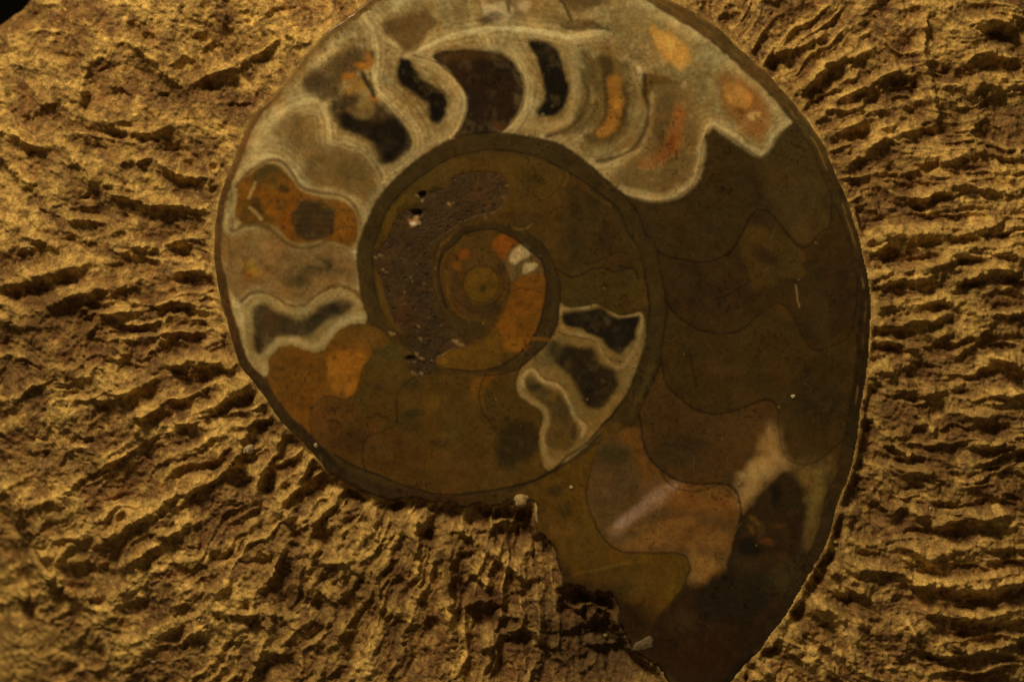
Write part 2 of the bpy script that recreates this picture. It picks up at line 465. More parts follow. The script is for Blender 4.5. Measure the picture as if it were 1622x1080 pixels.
# mouth of the spiral, dark below
fill([(1094,900),(1152,896),(1200,925),(1250,930),(1285,880),(1300,880),(1250,965),(1180,1050),(1130,1095),(1090,1090),(1040,1052),(1003,1022),(1010,1000),(1046,974),(1079,935)], (46,30,14), 10)
fill([(1092,878),(1120,880),(1150,895),(1128,920),(1100,925),(1090,915)], (126,92,50), 20, 0.9, warp=8)
fill([(1110,925),(1150,905),(1200,925),(1210,960),(1180,985),(1130,985),(1100,965)], (34,26,15), 18, 0.9, warp=8)
blob(1195,930,42,28,(36,30,17),0.7); blob(1245,915,26,30,(56,47,26),0.75,rot=-50); blob(1080,985,30,22,(56,41,22),0.6)
blob(1110,1035,70,35,(48,28,12),0.7); blob(1040,1020,40,22,(38,24,11),0.6); blob(1190,1000,30,40,(36,25,12),0.7,rot=40)
# ochre chamber at the mouth
fill([(1000,674),(965,694),(920,722),(881,746),(845,765),(800,786),(840,800),(851,812),(849,834),(860,848),(882,889),(893,924),(937,937),(979,955),(990,1003),(1012,1030),(1033,992)] + S1[::-1][1:], (82,57,17), 3, sm=False)
fill([(908,740),(926,735),(927,785),(935,815),(955,850),(940,850),(920,815),(908,780)], (88,62,17), 14, 0.8)
fill([(1010,885),(1070,880),(1090,890),(1085,915),(1060,950),(1030,970),(1050,920)], (88,63,16), 18, 0.8)
blob(880,775,14,10,(48,40,20),0.6); blob(890,810,18,16,(52,44,22),0.6); blob(985,930,18,20,(52,41,16),0.5); blob(1000,975,28,20,(50,33,14),0.8); blob(960,905,50,14,(62,46,16),0.5)
fill([(866,838),(875,830),(890,840),(900,826),(912,834),(905,848),(880,850)], (98,68,32), 8, 0.75, warp=3)
line([(905,909),(945,902),(1000,890)], (108,80,38), 3, 0.5, 3.5, dz=0)
blob(862,820,10,24,(60,46,18),0.5); fill([(878,866),(884,880),(888,900),(880,905),(874,885)], (52,35,17), 5, 0.8)

# ---- lower whorl, olive to orange
fill([(423,590),(426,570),(441,551),(460,548),(480,554),(499,560),(514,554),(522,541),(537,523),(558,513),(579,513),(600,520),(628,540),(655,560),(690,590),(740,592),(800,590),(822,583),(818,610),(836,637),(854,650),(856,690),(864,745),(804,772),(752,780),(700,784),(620,761),(540,730),(480,690),(440,645)], (76,54,19), 3)
blob(575,555,40,35,(72,52,22),0.6); blob(615,560,30,24,(64,52,24),0.6); blob(600,640,40,45,(70,50,19),0.5); blob(660,680,45,45,(70,49,18),0.5); blob(740,690,40,55,(66,47,17),0.5)
fill([(423,590),(426,570),(441,551),(460,548),(480,554),(499,560),(514,554),(522,541),(537,524),(556,516),(575,530),(587,560),(584,572),(574,585),(569,606),(561,624),(545,632),(522,629),(506,636),(496,650),(493,675),(480,690),(446,655)], (100,64,18), 6, 0.95, warp=3)
fill([(520,560),(560,556),(580,566),(573,586),(568,608),(558,625),(540,628),(520,605)], (133,85,23), 10, 0.9)
fill([(540,520),(575,514),(600,522),(615,545),(590,552),(560,550),(530,556)], (92,62,20), 14, 0.75)
mott_in([(423,590),(426,570),(441,551),(460,548),(480,554),(499,560),(514,554),(522,541),(537,524),(556,516),(575,530),(587,560),(584,572),(574,585),(569,606),(561,624),(545,632),(522,629),(506,636),(496,650),(493,675),(480,690),(446,655)], (70,48,19), 15, 0.6, 503)
fill([(492,665),(500,642),(525,633),(560,640),(600,680),(580,700),(574,735),(530,718),(496,695)], (80,50,18), 8, 0.8, warp=4)
blob(505,650,14,14,(86,56,26),0.7); blob(560,700,24,24,(62,40,16),0.6); blob(530,690,22,20,(74,46,18),0.6)
fill([(582,705),(598,690),(625,678),(672,712),(676,728),(664,768),(620,758),(585,740)], (74,46,17), 8, 0.75, warp=5)
fill([(676,726),(706,705),(760,712),(763,760),(700,780),(668,770)], (78,52,19), 8, 0.7, warp=5)
blob(653,655,18,9,(46,40,20),0.8); blob(650,608,16,10,(52,44,22),0.7); blob(683,635,15,13,(86,62,23),0.8, soft=0.25, warp=1.5); blob(585,605,14,8,(60,46,24),0.6); blob(600,612,9,6,(56,38,26),0.7); blob(570,685,18,30,(58,42,20),0.6)
blob(690,700,9,6,(40,33,18),0.7); blob(698,690,14,16,(82,58,20),0.5); blob(720,745,26,18,(76,48,17),0.6)
fill([(764,597),(790,592),(768,620),(766,645),(752,640),(745,618),(752,602)], (100,68,22), 7, 0.9)
fill([(772,612),(800,594),(820,595),(818,615),(838,640),(856,655),(854,690),(820,695),(786,690),(768,655)], (64,48,20), 6, 0.7)
fill([(788,690),(808,672),(835,668),(856,690),(850,715),(830,740),(800,738),(785,715)], (42,32,16), 18, 0.85, warp=6)
fill([(766,645),(784,680),(783,705),(764,724),(768,750),(700,720),(712,690),(700,650),(705,632),(740,612)], (72,51,19), 10, 0.5)
blob(725,640,22,24,(62,47,20),0.6); blob(745,660,20,14,(78,55,20),0.5); blob(775,700,14,18,(80,57,20),0.5); blob(850,732,9,9,(84,58,22),0.7)
blob(449,302,1,1,(0,0,0),0)
for bx, by, br in ((447,583,5),(475,606,5),(490,580,4),(530,567,4),(546,549,4),(558,560,3),(505,600,4),(470,640,4),(455,612,4),(438,600,4),(515,583,3)):
    blob(bx, by, br, br * 1.2, (76, 50, 20), 0.7, warp=2, ws=6)

# ---- calcite-filled part of the outer whorl
CAL = [(1259,192),(1241,205),(1226,220),(1218,239),(1207,248),(1192,241),(1171,226),(1145,207),(1130,198),(1119,207),(1111,233),(1108,256),(1104,276),(1091,297),(1071,311),(1045,318),(1019,316),(996,311),(980,302),
       (946,272),(902,236),(856,220),(791,211),(726,217),(684,236),(646,264),(612,298),(591,329),(576,363),(568,389),(565,414),(569,437),(571,466),(581,500),(580,512),
       (558,512),(537,522),(522,540),(514,553),(499,559),(480,553),(460,547),(441,550),(426,569),(423,596),(400,590),(362,500),(345,400),(360,270),(440,140),(586,-10),(640,-30),(830,-76),(1000,-36),(1180,80)]
fill(CAL, (124,100,63), 2.5, sm=False)
fill([(585,20),(660,-40),(830,-80),(1000,-40),(1100,30),(1200,120),(1240,200),(1180,230),(1100,130),(900,60),(760,45),(640,80)], (142,118,76), 30, 0.6, warp=12)
fill([(355,290),(400,230),(480,250),(560,230),(620,280),(590,330),(570,390),(575,470),(500,470),(400,470),(360,480)], (118,97,62), 16, 0.8)
# mottling of the whole calcite
slc = box(CAL, 4)
mk = inside(WX[slc], WY[slc], np.array(CAL, float)) * 1.0
q1 = fbm(FX[slc], FY[slc], 44, 5, 401); q2 = fbm(FX[slc], FY[slc], 17, 4, 402)
mix(slc, mk * 0.75 * sst(0.02, 0.6, q1), (112, 92, 60)); mix(slc, mk * 0.5 * sst(0.05, 0.6, -q1 + 0.3 * q2), (160, 138, 94)); mix(slc, mk * 0.5 * sst(0.1, 0.7, q2), (108, 82, 48)); mix(slc, mk * 0.4 * sst(0.1, 0.6, fbm(FX[slc], FY[slc], 90, 3, 403)), (96, 76, 48))
CSEP = [[(382,479),(397,466),(421,464),(439,473),(460,484),(480,484),(501,468),(522,455),(543,454),(563,463),(573,474)], [(368,350),(370,366),(387,359),(413,356),(434,367),(452,385),(475,393),(496,391),(522,382),(545,388),(562,398)],
 [(374,296),(392,274),(410,264),(428,255),(447,257),(462,273),(475,294),(496,305),(527,307),(550,314),(566,333),(571,357)], [(439,181),(475,163),(501,157),(513,164),(520,200),(523,225),(547,231),(573,239),(589,254),(602,272),(607,285)],
 [(570,16),(592,50),(597,98),(592,124),(597,145),(612,161),(633,181),(654,207),(659,226),(654,244),(638,259),(620,272)], [(610,60),(655,88),(687,98),(703,109),(725,129),(740,154),(737,181),(727,207),(716,219)],
 [(700,62),(760,50),(778,79),(804,88),(824,111),(834,140),(828,171),(810,197),(791,212)], [(915,70),(922,112),(933,150),(926,176),(911,197),(889,210),(868,216)], [(1012,110),(1021,145),(1027,176),(1022,205),(1012,224),(998,239),(972,251),(946,255)],
 [(985,308),(1019,314),(1045,316),(1071,309),(1092,295),(1103,275),(1108,250),(1112,228),(1122,200),(1145,204),(1171,222),(1192,238),(1207,245),(1217,235),(1226,217),(1240,200)], [(410,250),(440,250),(470,282),(490,300)], [(640,92),(668,78),(700,62),(752,48),(809,45),(861,51),(902,60),(959,50)]]
FC0 = FC[slc].copy()
for p_ in CSEP:
    line(p_, (166,136,84), 24, 0.65, 22, dz=0, vary=0.6)
    line(p_, (196,164,104), 11, 0.55, 10, dz=0, vary=0.8)
FC[slc] = FC0 * (1 - mk[..., None]) + FC[slc] * mk[..., None]
rimb = np.exp(-((FD[slc] - 26) / 11) ** 2) * mk * (0.45 + 0.5 * fbm(FX[slc], FY[slc], 40, 3, 404)) * ((FY[slc] < 560))
mix(slc, np.clip(rimb, 0, 0.85), (200,168,108))
R1b = np.array([(946,272),(902,236),(856,220),(791,211),(726,217),(684,236),(646,264),(612,298),(591,329),(576,363),(568,389),(565,414),(569,437),(575,480)], float)
dr_, _ = seg_dist(FX[slc], FY[slc], R1b)
mix(slc, np.clip(np.exp(-((dr_ - 9) / 7) ** 2) * mk * (0.4 + 0.5 * fbm(FX[slc], FY[slc], 30, 3, 405)), 0, 0.8), (156,132,92))
dband = np.full(FX[slc].shape, 1e9)
for p_ in CSEP:
    dband = np.minimum(dband, seg_dist(WX[slc], WY[slc], np.array(p_, float))[0])
db = dband + 3.0 * fbm(FX[slc], FY[slc], 24, 3, 407)
ring = (0.5 + 0.5 * np.cos(2 * np.pi * (db - 2) / 9.0)) * np.exp(-dband / 26) * mk
mix(slc, np.clip(0.42 * (1 - ring) * np.exp(-dband / 26) * mk, 0, 1), (96,70,38)); mix(slc, np.clip(0.34 * ring * (0.7 + 0.5 * fbm(FX[slc], FY[slc], 40, 3, 408)), 0, 1), (204,174,118))
# drusy grain across the calcite
gq = fbm(FX[slc], FY[slc], 6.5, 3, 406); mix(slc, mk * 0.35 * sst(0.1, 0.6, gq), (98, 76, 46)); mix(slc, mk * 0.3 * sst(0.15, 0.6, -gq), (178, 154, 110))
# top: grey smears, crystal clusters, cream patches
fill([(604,39),(638,26),(667,14),(687,24),(694,39),(680,52),(664,66),(658,86),(640,86),(634,74),(620,60)], (86,66,42), 12, 0.92, warp=7, part=('mineral_patch','grey brown smear above the narrow black cavity'))
fill([(745,-10),(765,10),(755,30),(775,40),(800,42),(830,30),(850,10),(850,-20),(790,-30)], (98,76,50), 14, 0.7, warp=9)
fill([(760,2),(780,8),(800,4),(812,24),(795,34),(768,24)], (172,146,104), 9, 0.8, warp=7); blob(782,28,16,9,(62,46,36),0.85); blob(806,10,4,16,(74,56,38),0.8); blob(830,10,14,10,(176,152,108),0.7); blob(770,34,14,6,(70,52,40),0.7)
fill([(880,-30),(890,2),(905,22),(935,16),(965,6),(960,-10),(930,-28)], (84,62,40), 10, 0.85, warp=8)
blob(938,22,22,9,(158,136,96),0.7,rot=-25); line([(884,-5),(897,16),(906,34)], (56,42,28), 5, 0.8, 4, dz=0); fill([(890,36),(930,33),(965,44),(968,49),(930,49),(895,47)], (72,56,38), 8, 0.85, warp=3)
blob(1005,25,26,14,(128,110,74),0.6)
line([(640,92),(668,78),(700,62),(752,48),(809,45),(861,51),(902,60)], (186,162,112), 4, 0.75, 4, dz=0); line([(902,59),(925,51),(959,50)], (178,154,106), 3.5, 0.7, 3.5, dz=0)
fill([(1031,39),(1052,50),(1086,72),(1094,99),(1076,108),(1048,88),(1034,64)], (182,134,60), 11, 0.95, warp=4, part=('mineral_patch','cream orange patch in the pale calcite near the top right rim'))
blob(1060,70,16,12,(196,150,72),0.6)
fill([(1140,120),(1165,118),(1202,148),(1220,182),(1212,216),(1192,224),(1164,192),(1144,160)], (124,80,36), 17, 0.85, warp=5, part=('mineral_patch','orange patch with a rusty rim in the calcite lobe at the right'))
fill([(1150,132),(1172,134),(1190,155),(1185,172),(1160,165),(1148,150)], (170,116,50), 9, 0.8, warp=3); blob(1192,184,14,8,(184,140,76),0.7,rot=-20); blob(1174,176,10,5,(92,58,24),0.8,rot=20); blob(1182,190,12,5,(120,70,34),0.6,rot=40); blob(1165,182,8,4,(122,72,34),0.6)
line([(1119,207),(1130,199),(1150,211),(1190,238),(1207,245),(1218,235),(1226,216),(1238,200)], (160,138,92), 9, 0.55, 8, dz=0)
# lobed chambers with rusty hearts
fill([(1035,140),(1070,132),(1108,190),(1108,250),(1090,292),(1050,314),(1000,305),(965,288),(985,262),(1015,232),(1030,190)], (98,76,48), 18, 0.85)
line([(1112,225),(1106,270),(1090,294),(1060,311),(1020,311),(985,298)], (160,134,88), 13, 0.7, 9, dz=0)
fill([(1048,150),(1070,165),(1062,205),(1050,235),(1035,205)], (70,54,34), 14, 0.75, warp=5)
fill([(1072,164),(1084,180),(1084,205),(1076,235),(1056,258),(1020,268),(1012,258),(1040,240),(1058,215),(1066,190)], (124,76,34), 16, 0.8, warp=5, part=('mineral_core','rust coloured heart of the rightmost lobed chamber'))
blob(1064,228,9,14,(112,60,26),0.7,rot=25); blob(1077,178,6,14,(130,80,36),0.6); blob(1025,263,18,6,(128,80,40),0.6,rot=-12)
fill([(930,100),(975,95),(1018,125),(1025,175),(1015,215),(990,240),(950,252),(915,232),(935,205),(945,160)], (100,79,48), 16, 0.8)
fill([(948,92),(966,92),(975,115),(985,122),(996,160),(990,195),(968,222),(935,225),(925,215),(948,205),(958,175),(955,130)], (60,45,24), 13, 0.9, warp=3)
fill([(962,122),(984,122),(988,150),(984,185),(975,205),(955,220),(945,212),(960,190),(966,160)], (142,97,36), 10, 0.92, warp=4, part=('mineral_core','ochre crescent heart of the lobed chamber'))
blob(970,135,8,10,(128,84,38),0.6); blob(978,165,6,14,(158,108,36),0.7); blob(955,208,14,6,(146,102,44),0.5,rot=-30)
fill([(1020,120),(1042,119),(1064,128),(1078,135),(1050,134),(1034,140),(1024,168),(1020,160)], (86,62,26), 6, 0.85)
line([(1021,120),(1021,145),(1027,176),(1022,205),(1012,224),(998,239),(972,251),(946,255)], (62,42,17), 7.5, 0.9, 6, bar=1)
line([(920,112),(928,135),(933,150),(926,176),(911,197),(889,210),(868,216)], (64,43,18), 8, 0.9, 6.5, bar=1)
line([(1012,130),(1010,170),(1000,205),(975,232),(945,240)], (134,112,76), 8, 0.5, 6, dz=0)
line([(925,75),(900,70),(930,72),(960,78)], (120,82,36), 5, 0.4, 5, dz=0)
fill([(905,80),(930,82),(945,110),(950,160),(935,200),(905,216),(885,208),(908,185),(914,140)], (80,62,34), 14, 0.8)
# black crescent
fill([(838,64),(861,65),(881,78),(892,109),(900,135),(897,166),(881,184),(861,186),(853,179),(861,155),(858,124),(848,93),(837,78)], (22,17,9), 10, 1.0, warp=4, part=('cavity','black crescent cavity ringed with pale calcite'), dz=-0.8)
blob(868,85,18,12,(46,36,22),0.35); blob(875,168,4,3,(70,62,48),0.7,warp=1); blob(860,181,3,2,(120,110,90),0.8,warp=1)
line([(905,75),(912,100),(914,140),(908,172),(892,194),(864,202),(842,195)], (150,126,82), 13, 0.55, 10, dz=0)
# plain brown chamber
fill([(690,86),(720,79),(760,80),(790,80),(804,88),(824,111),(833,140),(827,171),(809,197),(791,212),(750,215),(718,218),(730,203),(738,181),(740,155),(726,130),(704,110),(690,98)], (39,26,14), 4, 1.0)
fill([(690,84),(760,76),(800,84),(808,96),(760,94),(700,100)], (66,44,20), 12, 0.7)
blob(770,125,34,26,(35,23,12),0.6); blob(790,200,14,6,(86,54,24),0.6)
line([(770,74),(800,82),(823,106),(836,138),(830,172),(814,198)], (158,134,88), 10, 0.55, 8, dz=0)
# narrow black cavity
line([(650,85),(690,106),(716,130),(728,155),(724,180),(712,205),(690,220)], (152,128,84), 13, 0.6, 9, dz=0)
fill([(637,91),(654,95),(661,114),(682,132),(703,150),(709,176),(698,195),(684,192),(677,169),(656,153),(633,135),(626,115)], (23,17,9), 11, 1.0, warp=5, part=('cavity','narrow black cavity beside the plain brown chamber'), dz=-0.8)
blob(691,166,6,6,(52,42,26),0.7,warp=2); blob(664,134,5,4,(40,32,20),0.6); blob(688,185,9,10,(16,14,9),0.8)
# chamber with black and rust
fill([(480,127),(500,105),(527,91),(563,74),(592,82),(594,100),(573,110),(547,124),(540,146),(516,160),(497,152),(484,143)], (74,57,38), 13, 0.92, warp=7, part=('mineral_patch','grey patch under the top left rim'))
blob(500,130,22,16,(58,44,32),0.7); blob(545,98,30,14,(66,50,32),0.6,rot=-20); blob(560,84,10,8,(50,40,30),0.5)
blob(586,94,8,14,(136,88,34),0.85,rot=-20); blob(574,106,14,6,(150,94,24),0.9,rot=20); blob(553,121,13,6,(146,92,28),0.9,rot=-25); blob(562,140,16,14,(126,88,42),0.8); blob(575,135,14,10,(134,100,42),0.6); blob(591,158,10,6,(150,90,22),0.8,rot=40)
fill([(521,168),(535,155),(560,148),(575,160),(590,158),(607,166),(640,190),(655,220),(648,240),(618,260),(600,256),(588,228),(560,214),(538,200),(528,186)], (52,38,22), 14, 0.9, warp=5)
fill([(537,186),(550,178),(570,190),(600,192),(625,186),(645,205),(646,232),(618,258),(606,250),(590,226),(560,212),(540,203)], (25,18,10), 15, 0.97, warp=5, part=('cavity','black cavity stained with rust beside the narrow one'), dz=-0.8)
blob(578,172,17,18,(122,98,60),0.9,soft=0.4,warp=2); blob(578,172,8,9,(108,84,52),0.6); blob(571,168,26,30,(84,62,32),0.0)
line([(574,116),(582,132),(592,152)], (34,30,14), 7, 0.9, 5, dz=-0.4); line([(585,118),(590,136),(596,148)], (58,48,20), 4, 0.6, 4, dz=0)
blob(556,176,9,6,(100,66,26),0.6); blob(612,225,14,20,(44,34,22),0.5); blob(620,245,12,12,(22,18,11),0.7)
line([(630,180),(652,205),(660,228),(650,248),(625,266)], (142,118,78), 9, 0.55, 7, dz=0)
# pale grey chamber
blob(470,207,36,30,(106,84,54),0.8,warp=9); blob(468,203,14,22,(88,68,46),0.6,warp=6)
fill([(478,266),(500,235),(540,232),(575,243),(595,262),(605,285),(580,318),(555,308),(510,300),(488,290)], (100,74,44), 20, 0.85, warp=6)
blob(563,274,22,13,(76,62,38),0.6); blob(535,262,40,22,(92,74,46),0.5); blob(490,240,16,16,(108,84,56),0.6)
line([(405,262),(412,232),(430,218)], (164,142,96), 16, 0.5, 14, dz=0)
line([(470,282),(485,298),(515,303),(552,311),(570,335),(577,355)], (144,122,80), 12, 0.5, 8, dz=0)
# orange-brown chamber
H_ = [(374,312),(380,290),(394,276),(410,268),(428,261),(445,265),(464,288),(486,309),(517,314),(545,320),(563,337),(568,359),(558,390),(537,386),(517,380),(486,384),(460,380),(439,360),(416,351),(387,355),(374,338)]
fill([(366,300),(385,274),(428,252),(450,257),(470,288),(490,302),(520,306),(550,313),(570,335),(575,362),(566,396),(520,392),(480,394),(452,388),(432,368),(412,358),(388,364),(366,345)], (120,97,60), 6, 0.8)
fill(H_, (104,66,18), 5, 1.0, warp=3, part=('mineral_core','mottled orange brown core of the left chamber'))
mott_in(H_, (58,44,20), 10, 0.75, 501); mott_in(H_, (122,80,22), 16, 0.5, 502)
fill([(384,285),(408,272),(428,262),(446,268),(460,286),(440,282),(420,285),(405,295)], (74,54,24), 8, 0.75, warp=4)
fill([(400,272),(425,262),(440,268),(428,276),(414,285),(404,297),(396,300)], (66,52,26), 6, 0.97, warp=5); fill([(394,316),(404,312),(412,320),(420,336),(412,340),(402,330)], (64,50,24), 6, 0.97, warp=4); blob(432,290,6,16,(70,54,24),0.97,rot=20); blob(385,300,10,14,(104,68,22),0.9); blob(392,330,14,16,(84,58,20),0.97); blob(444,330,10,5,(74,54,22),0.97); blob(418,345,12,6,(78,56,22),0.97); blob(476,372,14,5,(92,62,20),0.9); blob(545,335,16,6,(86,60,22),0.9); blob(447,300,10,8,(62,48,22),0.8); blob(440,318,4,4,(54,36,16),0.8,warp=2); blob(456,303,5,5,(56,40,18),0.8,warp=2); blob(425,310,14,30,(122,77,18),0.5); blob(455,348,9,18,(126,70,18),0.6); blob(418,285,18,8,(70,54,26),0.6); blob(405,330,9,12,(66,48,22),0.6); blob(430,350,14,7,(80,56,22),0.5); blob(548,355,14,26,(116,72,16),0.6)
fill([(464,340),(472,322),(480,317),(511,319),(530,330),(528,365),(522,376),(500,381),(478,378),(463,356)], (56,43,27), 6, 0.95, warp=4, part=('mineral_core','dark striated block in the orange chamber'))
for k in range(5): line([(470,328 + k * 10),(495,326 + k * 10.5),(525,330 + k * 9.5)], (40,31,20), 2.2, 0.5, 2, dz=0)
blob(520,328,14,5,(100,66,20),0.7); blob(492,320,18,4,(74,60,34),0.6)
line([(404,290),(400,300),(394,313)], (140,114,68), 5.5, 0.9, 2, sm=False, dz=0.1); line([(397,329),(405,337),(413,347)], (140,114,70), 5.5, 0.9, 2, sm=False, dz=0.1)
line([(370,286),(372,310),(370,340),(378,358)], (152,130,84), 6, 0.6, 5, dz=0)
line([(385,277),(405,266),(428,255),(447,260),(462,276),(475,296),(496,306),(527,309),(550,317),(566,335),(572,358)], (158,134,88), 5, 0.7, 4, dz=0)
# grey lilac chamber
fill([(352,370),(370,372),(390,362),(416,356),(438,372),(455,392),(486,396),(520,388),(548,392),(562,410),(566,455),(540,450),(505,462),(478,480),(450,475),(425,462),(395,462),(375,476),(358,440)], (114,85,54), 8, 0.85, warp=4)
fill([(438,430),(470,428),(500,410),(530,412),(535,430),(510,440),(480,455),(450,450)], (78,64,42), 16, 0.8, warp=6)
blob(508,424,30,12,(58,49,33),0.85,rot=-12); blob(470,446,18,9,(64,54,36),0.7,rot=-20); blob(400,424,14,16,(150,112,36),0.85); blob(392,434,8,8,(136,86,28),0.7); blob(420,400,30,18,(132,100,66),0.6); mott_in([(362,380),(420,362),(460,396),(550,396),(560,448),(505,460),(478,478),(425,460),(380,468)], (136,104,68), 13, 0.5, 505); mott_in([(362,380),(420,362),(460,396),(550,396),(560,448),(505,460),(478,478),(425,460),(380,468)], (84,60,34), 9, 0.45, 506); blob(540,428,9,6,(74,56,40),0.5)
line([(362,390),(372,420),(372,460)], (116,94,62), 12, 0.5, 10, dz=0)
# chamber with pale ring and dark core
fill([(388,492),(400,472),(422,468),(445,482),(480,490),(502,474),(524,460),(550,460),(570,472),(582,505),(560,510),(537,520),(522,538),(512,551),(498,557),(480,551),(460,545),(441,549),(425,565),(420,592),(404,580),(390,540)], (128,106,70), 5, 0.95)
line([(404,572),(412,560),(428,552),(441,540),(460,537),(482,543),(500,547),(512,540),(530,520),(556,503),(575,503)], (158,134,90), 10, 0.7, 8, dz=0)
line([(395,520),(395,495),(408,476),(424,472),(444,487),(478,495),(504,480),(526,466),(550,466),(567,480)], (146,122,80), 9, 0.6, 7, dz=0)
fill([(402,488),(420,481),(440,492),(470,504),(491,501),(517,480),(545,476),(560,485),(542,499),(514,513),(496,529),(475,534),(446,531),(428,545),(412,561),(403,552),(400,518)], (54,42,28), 12, 0.95, warp=4, part=('mineral_core','dark wavy core ringed by pale calcite'))
blob(530,487,20,9,(36,29,19),0.85,rot=-25); blob(500,508,18,9,(40,34,22),0.7,rot=-35); blob(420,510,16,22,(66,46,28),0.6); blob(410,545,8,14,(46,36,24),0.7)
fill([(404,574),(414,566),(424,572),(423,594),(412,592)], (152,128,84), 6, 0.8)
# ---- thin chamber walls in the calcite
line([(382,479),(397,466),(421,464),(439,473),(460,484),(480,484),(501,468),(522,455),(543,454),(563,463),(573,474)], (84,56,20), 7, 0.85, 5.5, bar=1)
line([(368,350),(370,366),(387,359),(413,356),(434,367),(452,385),(475,393),(496,391),(522,382)], (76,50,20), 8, 0.8, 6.5, bar=1)
line([(500,391),(522,382),(545,388),(560,396)], (120,96,58), 3, 0.5, 3, bar=1)
line([(374,296),(392,274),(410,264),(428,255),(447,257),(462,273),(475,294),(496,305),(527,307),(550,314),(566,333),(571,357)], (82,58,28), 6, 0.8, 5, bar=1)
line([(439,181),(475,163),(501,157),(513,164),(520,200),(523,225),(547,231),(573,239),(589,254),(602,272),(607,285)], (94,70,36), 5, 0.65, 5, bar=1, fade=([0,0.45,0.6,1],[0,0.2,1,1]))
line([(570,16),(592,50),(597,98),(592,124),(597,145),(612,161),(633,181),(654,207),(659,226),(654,244),(638,259),(620,272)], (112,88,50), 3, 0.5, 3, bar=1, fade=([0,0.3,0.45,1],[0,0.2,1,1]))
line([(655,88),(687,98),(703,109),(725,129),(740,154),(737,181),(727,207),(716,219)], (76,52,26), 3, 0.7, 2.4, bar=1)
line([(760,46),(778,79),(804,88),(824,111),(834,140),(828,171),(810,197),(791,212)], (92,66,34), 2.6, 0.6, 2.4, bar=1, fade=([0,0.2,0.3,1],[0,0,1,1]))
line([(980,302),(996,311),(1019,317),(1045,319),(1071,312),(1092,298),(1105,277),(1109,256),(1112,233),(1120,208),(1130,199),(1145,208),(1171,227),(1192,242),(1207,249),(1219,240),(1227,220),(1242,205),(1262,193)], (40,30,14), 1.6, 0.45, 2, bar=1)

# mouth chamber darkens into the broken stone
blob(1005,990,62,44,(42,29,13),0.97,soft=0.9)
line([(868,868),(880,900),(900,922),(940,934),(972,945),(985,985),(1005,1025)], (46,32,14), 30, 0.8, 28, dz=0)
# ---- thin chamber walls (dark septa)
DK = (22, 16, 9)
line(S1, DK, 2.6, 0.75, 2.0, bar=1, fade=([0,0.12,0.25,0.85,1],[0.2,0.4,0.9,0.9,0.2]))
line(S2, DK, 3.0, 0.85, 1.8, bar=1, fade=([0,0.8,1],[1,1,0.3]))
line([(1044,741),(1055,760),(1075,775),(1105,778),(1140,768)], (44,34,14), 3, 0.7, 2.5)
line([(1048,772),(1060,777),(1078,779)], (120,86,32), 3, 0.8, 2, dz=0)
line([(1144,770),(1160,784),(1170,795)], DK, 2, 0.7, 2)
line([(1152,896),(1120,935),(1094,960)], DK, 2, 0.0, 2, bar=1); line([(1152,896),(1200,925),(1250,930),(1290,884)], DK, 2, 0.0, 2, bar=1)
line([(1049,575),(1054,601),(1067,621),(1091,642),(1119,654),(1145,656),(1169,650),(1192,640),(1213,633),(1226,637),(1231,647),(1233,661),(1236,692),(1241,715),(1254,731),(1275,735),(1298,728),(1319,710),(1340,692),(1350,655)], DK, 2.8, 0.8, 1.8, bar=1, fade=([0,0.5,0.6,0.75,1],[0.8,1,0.5,0.5,0.7]))
line([(1054,474),(1062,487),(1078,505),(1101,520),(1127,528),(1156,529),(1181,519),(1200,502),(1220,487),(1233,480),(1249,489),(1262,510),(1272,533),(1283,551),(1298,555),(1321,548),(1342,536),(1353,510),(1358,479),(1359,450),(1366,430)], DK, 2.8, 0.8, 1.8, bar=1, fade=([0,0.3,0.38,0.46,1],[0.9,0.9,0.4,0.5,0.8]))
line([(1130,475),(1151,469),(1174,455),(1188,446)], DK, 2.2, 0.7, 1.8)
line([(1021,364),(1034,390),(1055,406),(1084,412),(1110,415),(1136,411),(1159,398),(1172,377),(1185,351),(1195,337),(1206,333),(1221,338),(1237,357),(1252,377),(1265,389),(1278,392),(1288,383),(1301,368),(1314,361),(1318,344),(1318,318),(1312,292),(1301,274),(1290,240)], DK, 2.6, 0.8, 1.8, bar=1, fade=([0,0.6,1],[1,1,0.5]))
line([(1145,231),(1149,242),(1157,244),(1158,232)], DK, 1.6, 0.7, 1.4); line([(1148,232),(1163,229)], DK, 1.4, 0.5, 1.2)
line([(1093,563),(1098,590),(1103,612)], DK, 2.6, 0.6, 2); line([(1092,566),(1108,560)], DK, 2, 0.4, 2)
line([(1135,345),(1140,365),(1138,372),(1118,378),(1105,374)], DK, 1.6, 0.35, 1.6)
line([(1268,446),(1270,460),(1264,475)], DK, 1.4, 0.0, 1.4); line([(1260,452),(1263,470),(1265,486)], (150,120,76), 1.4, 0.8, 1.2, dz=0)
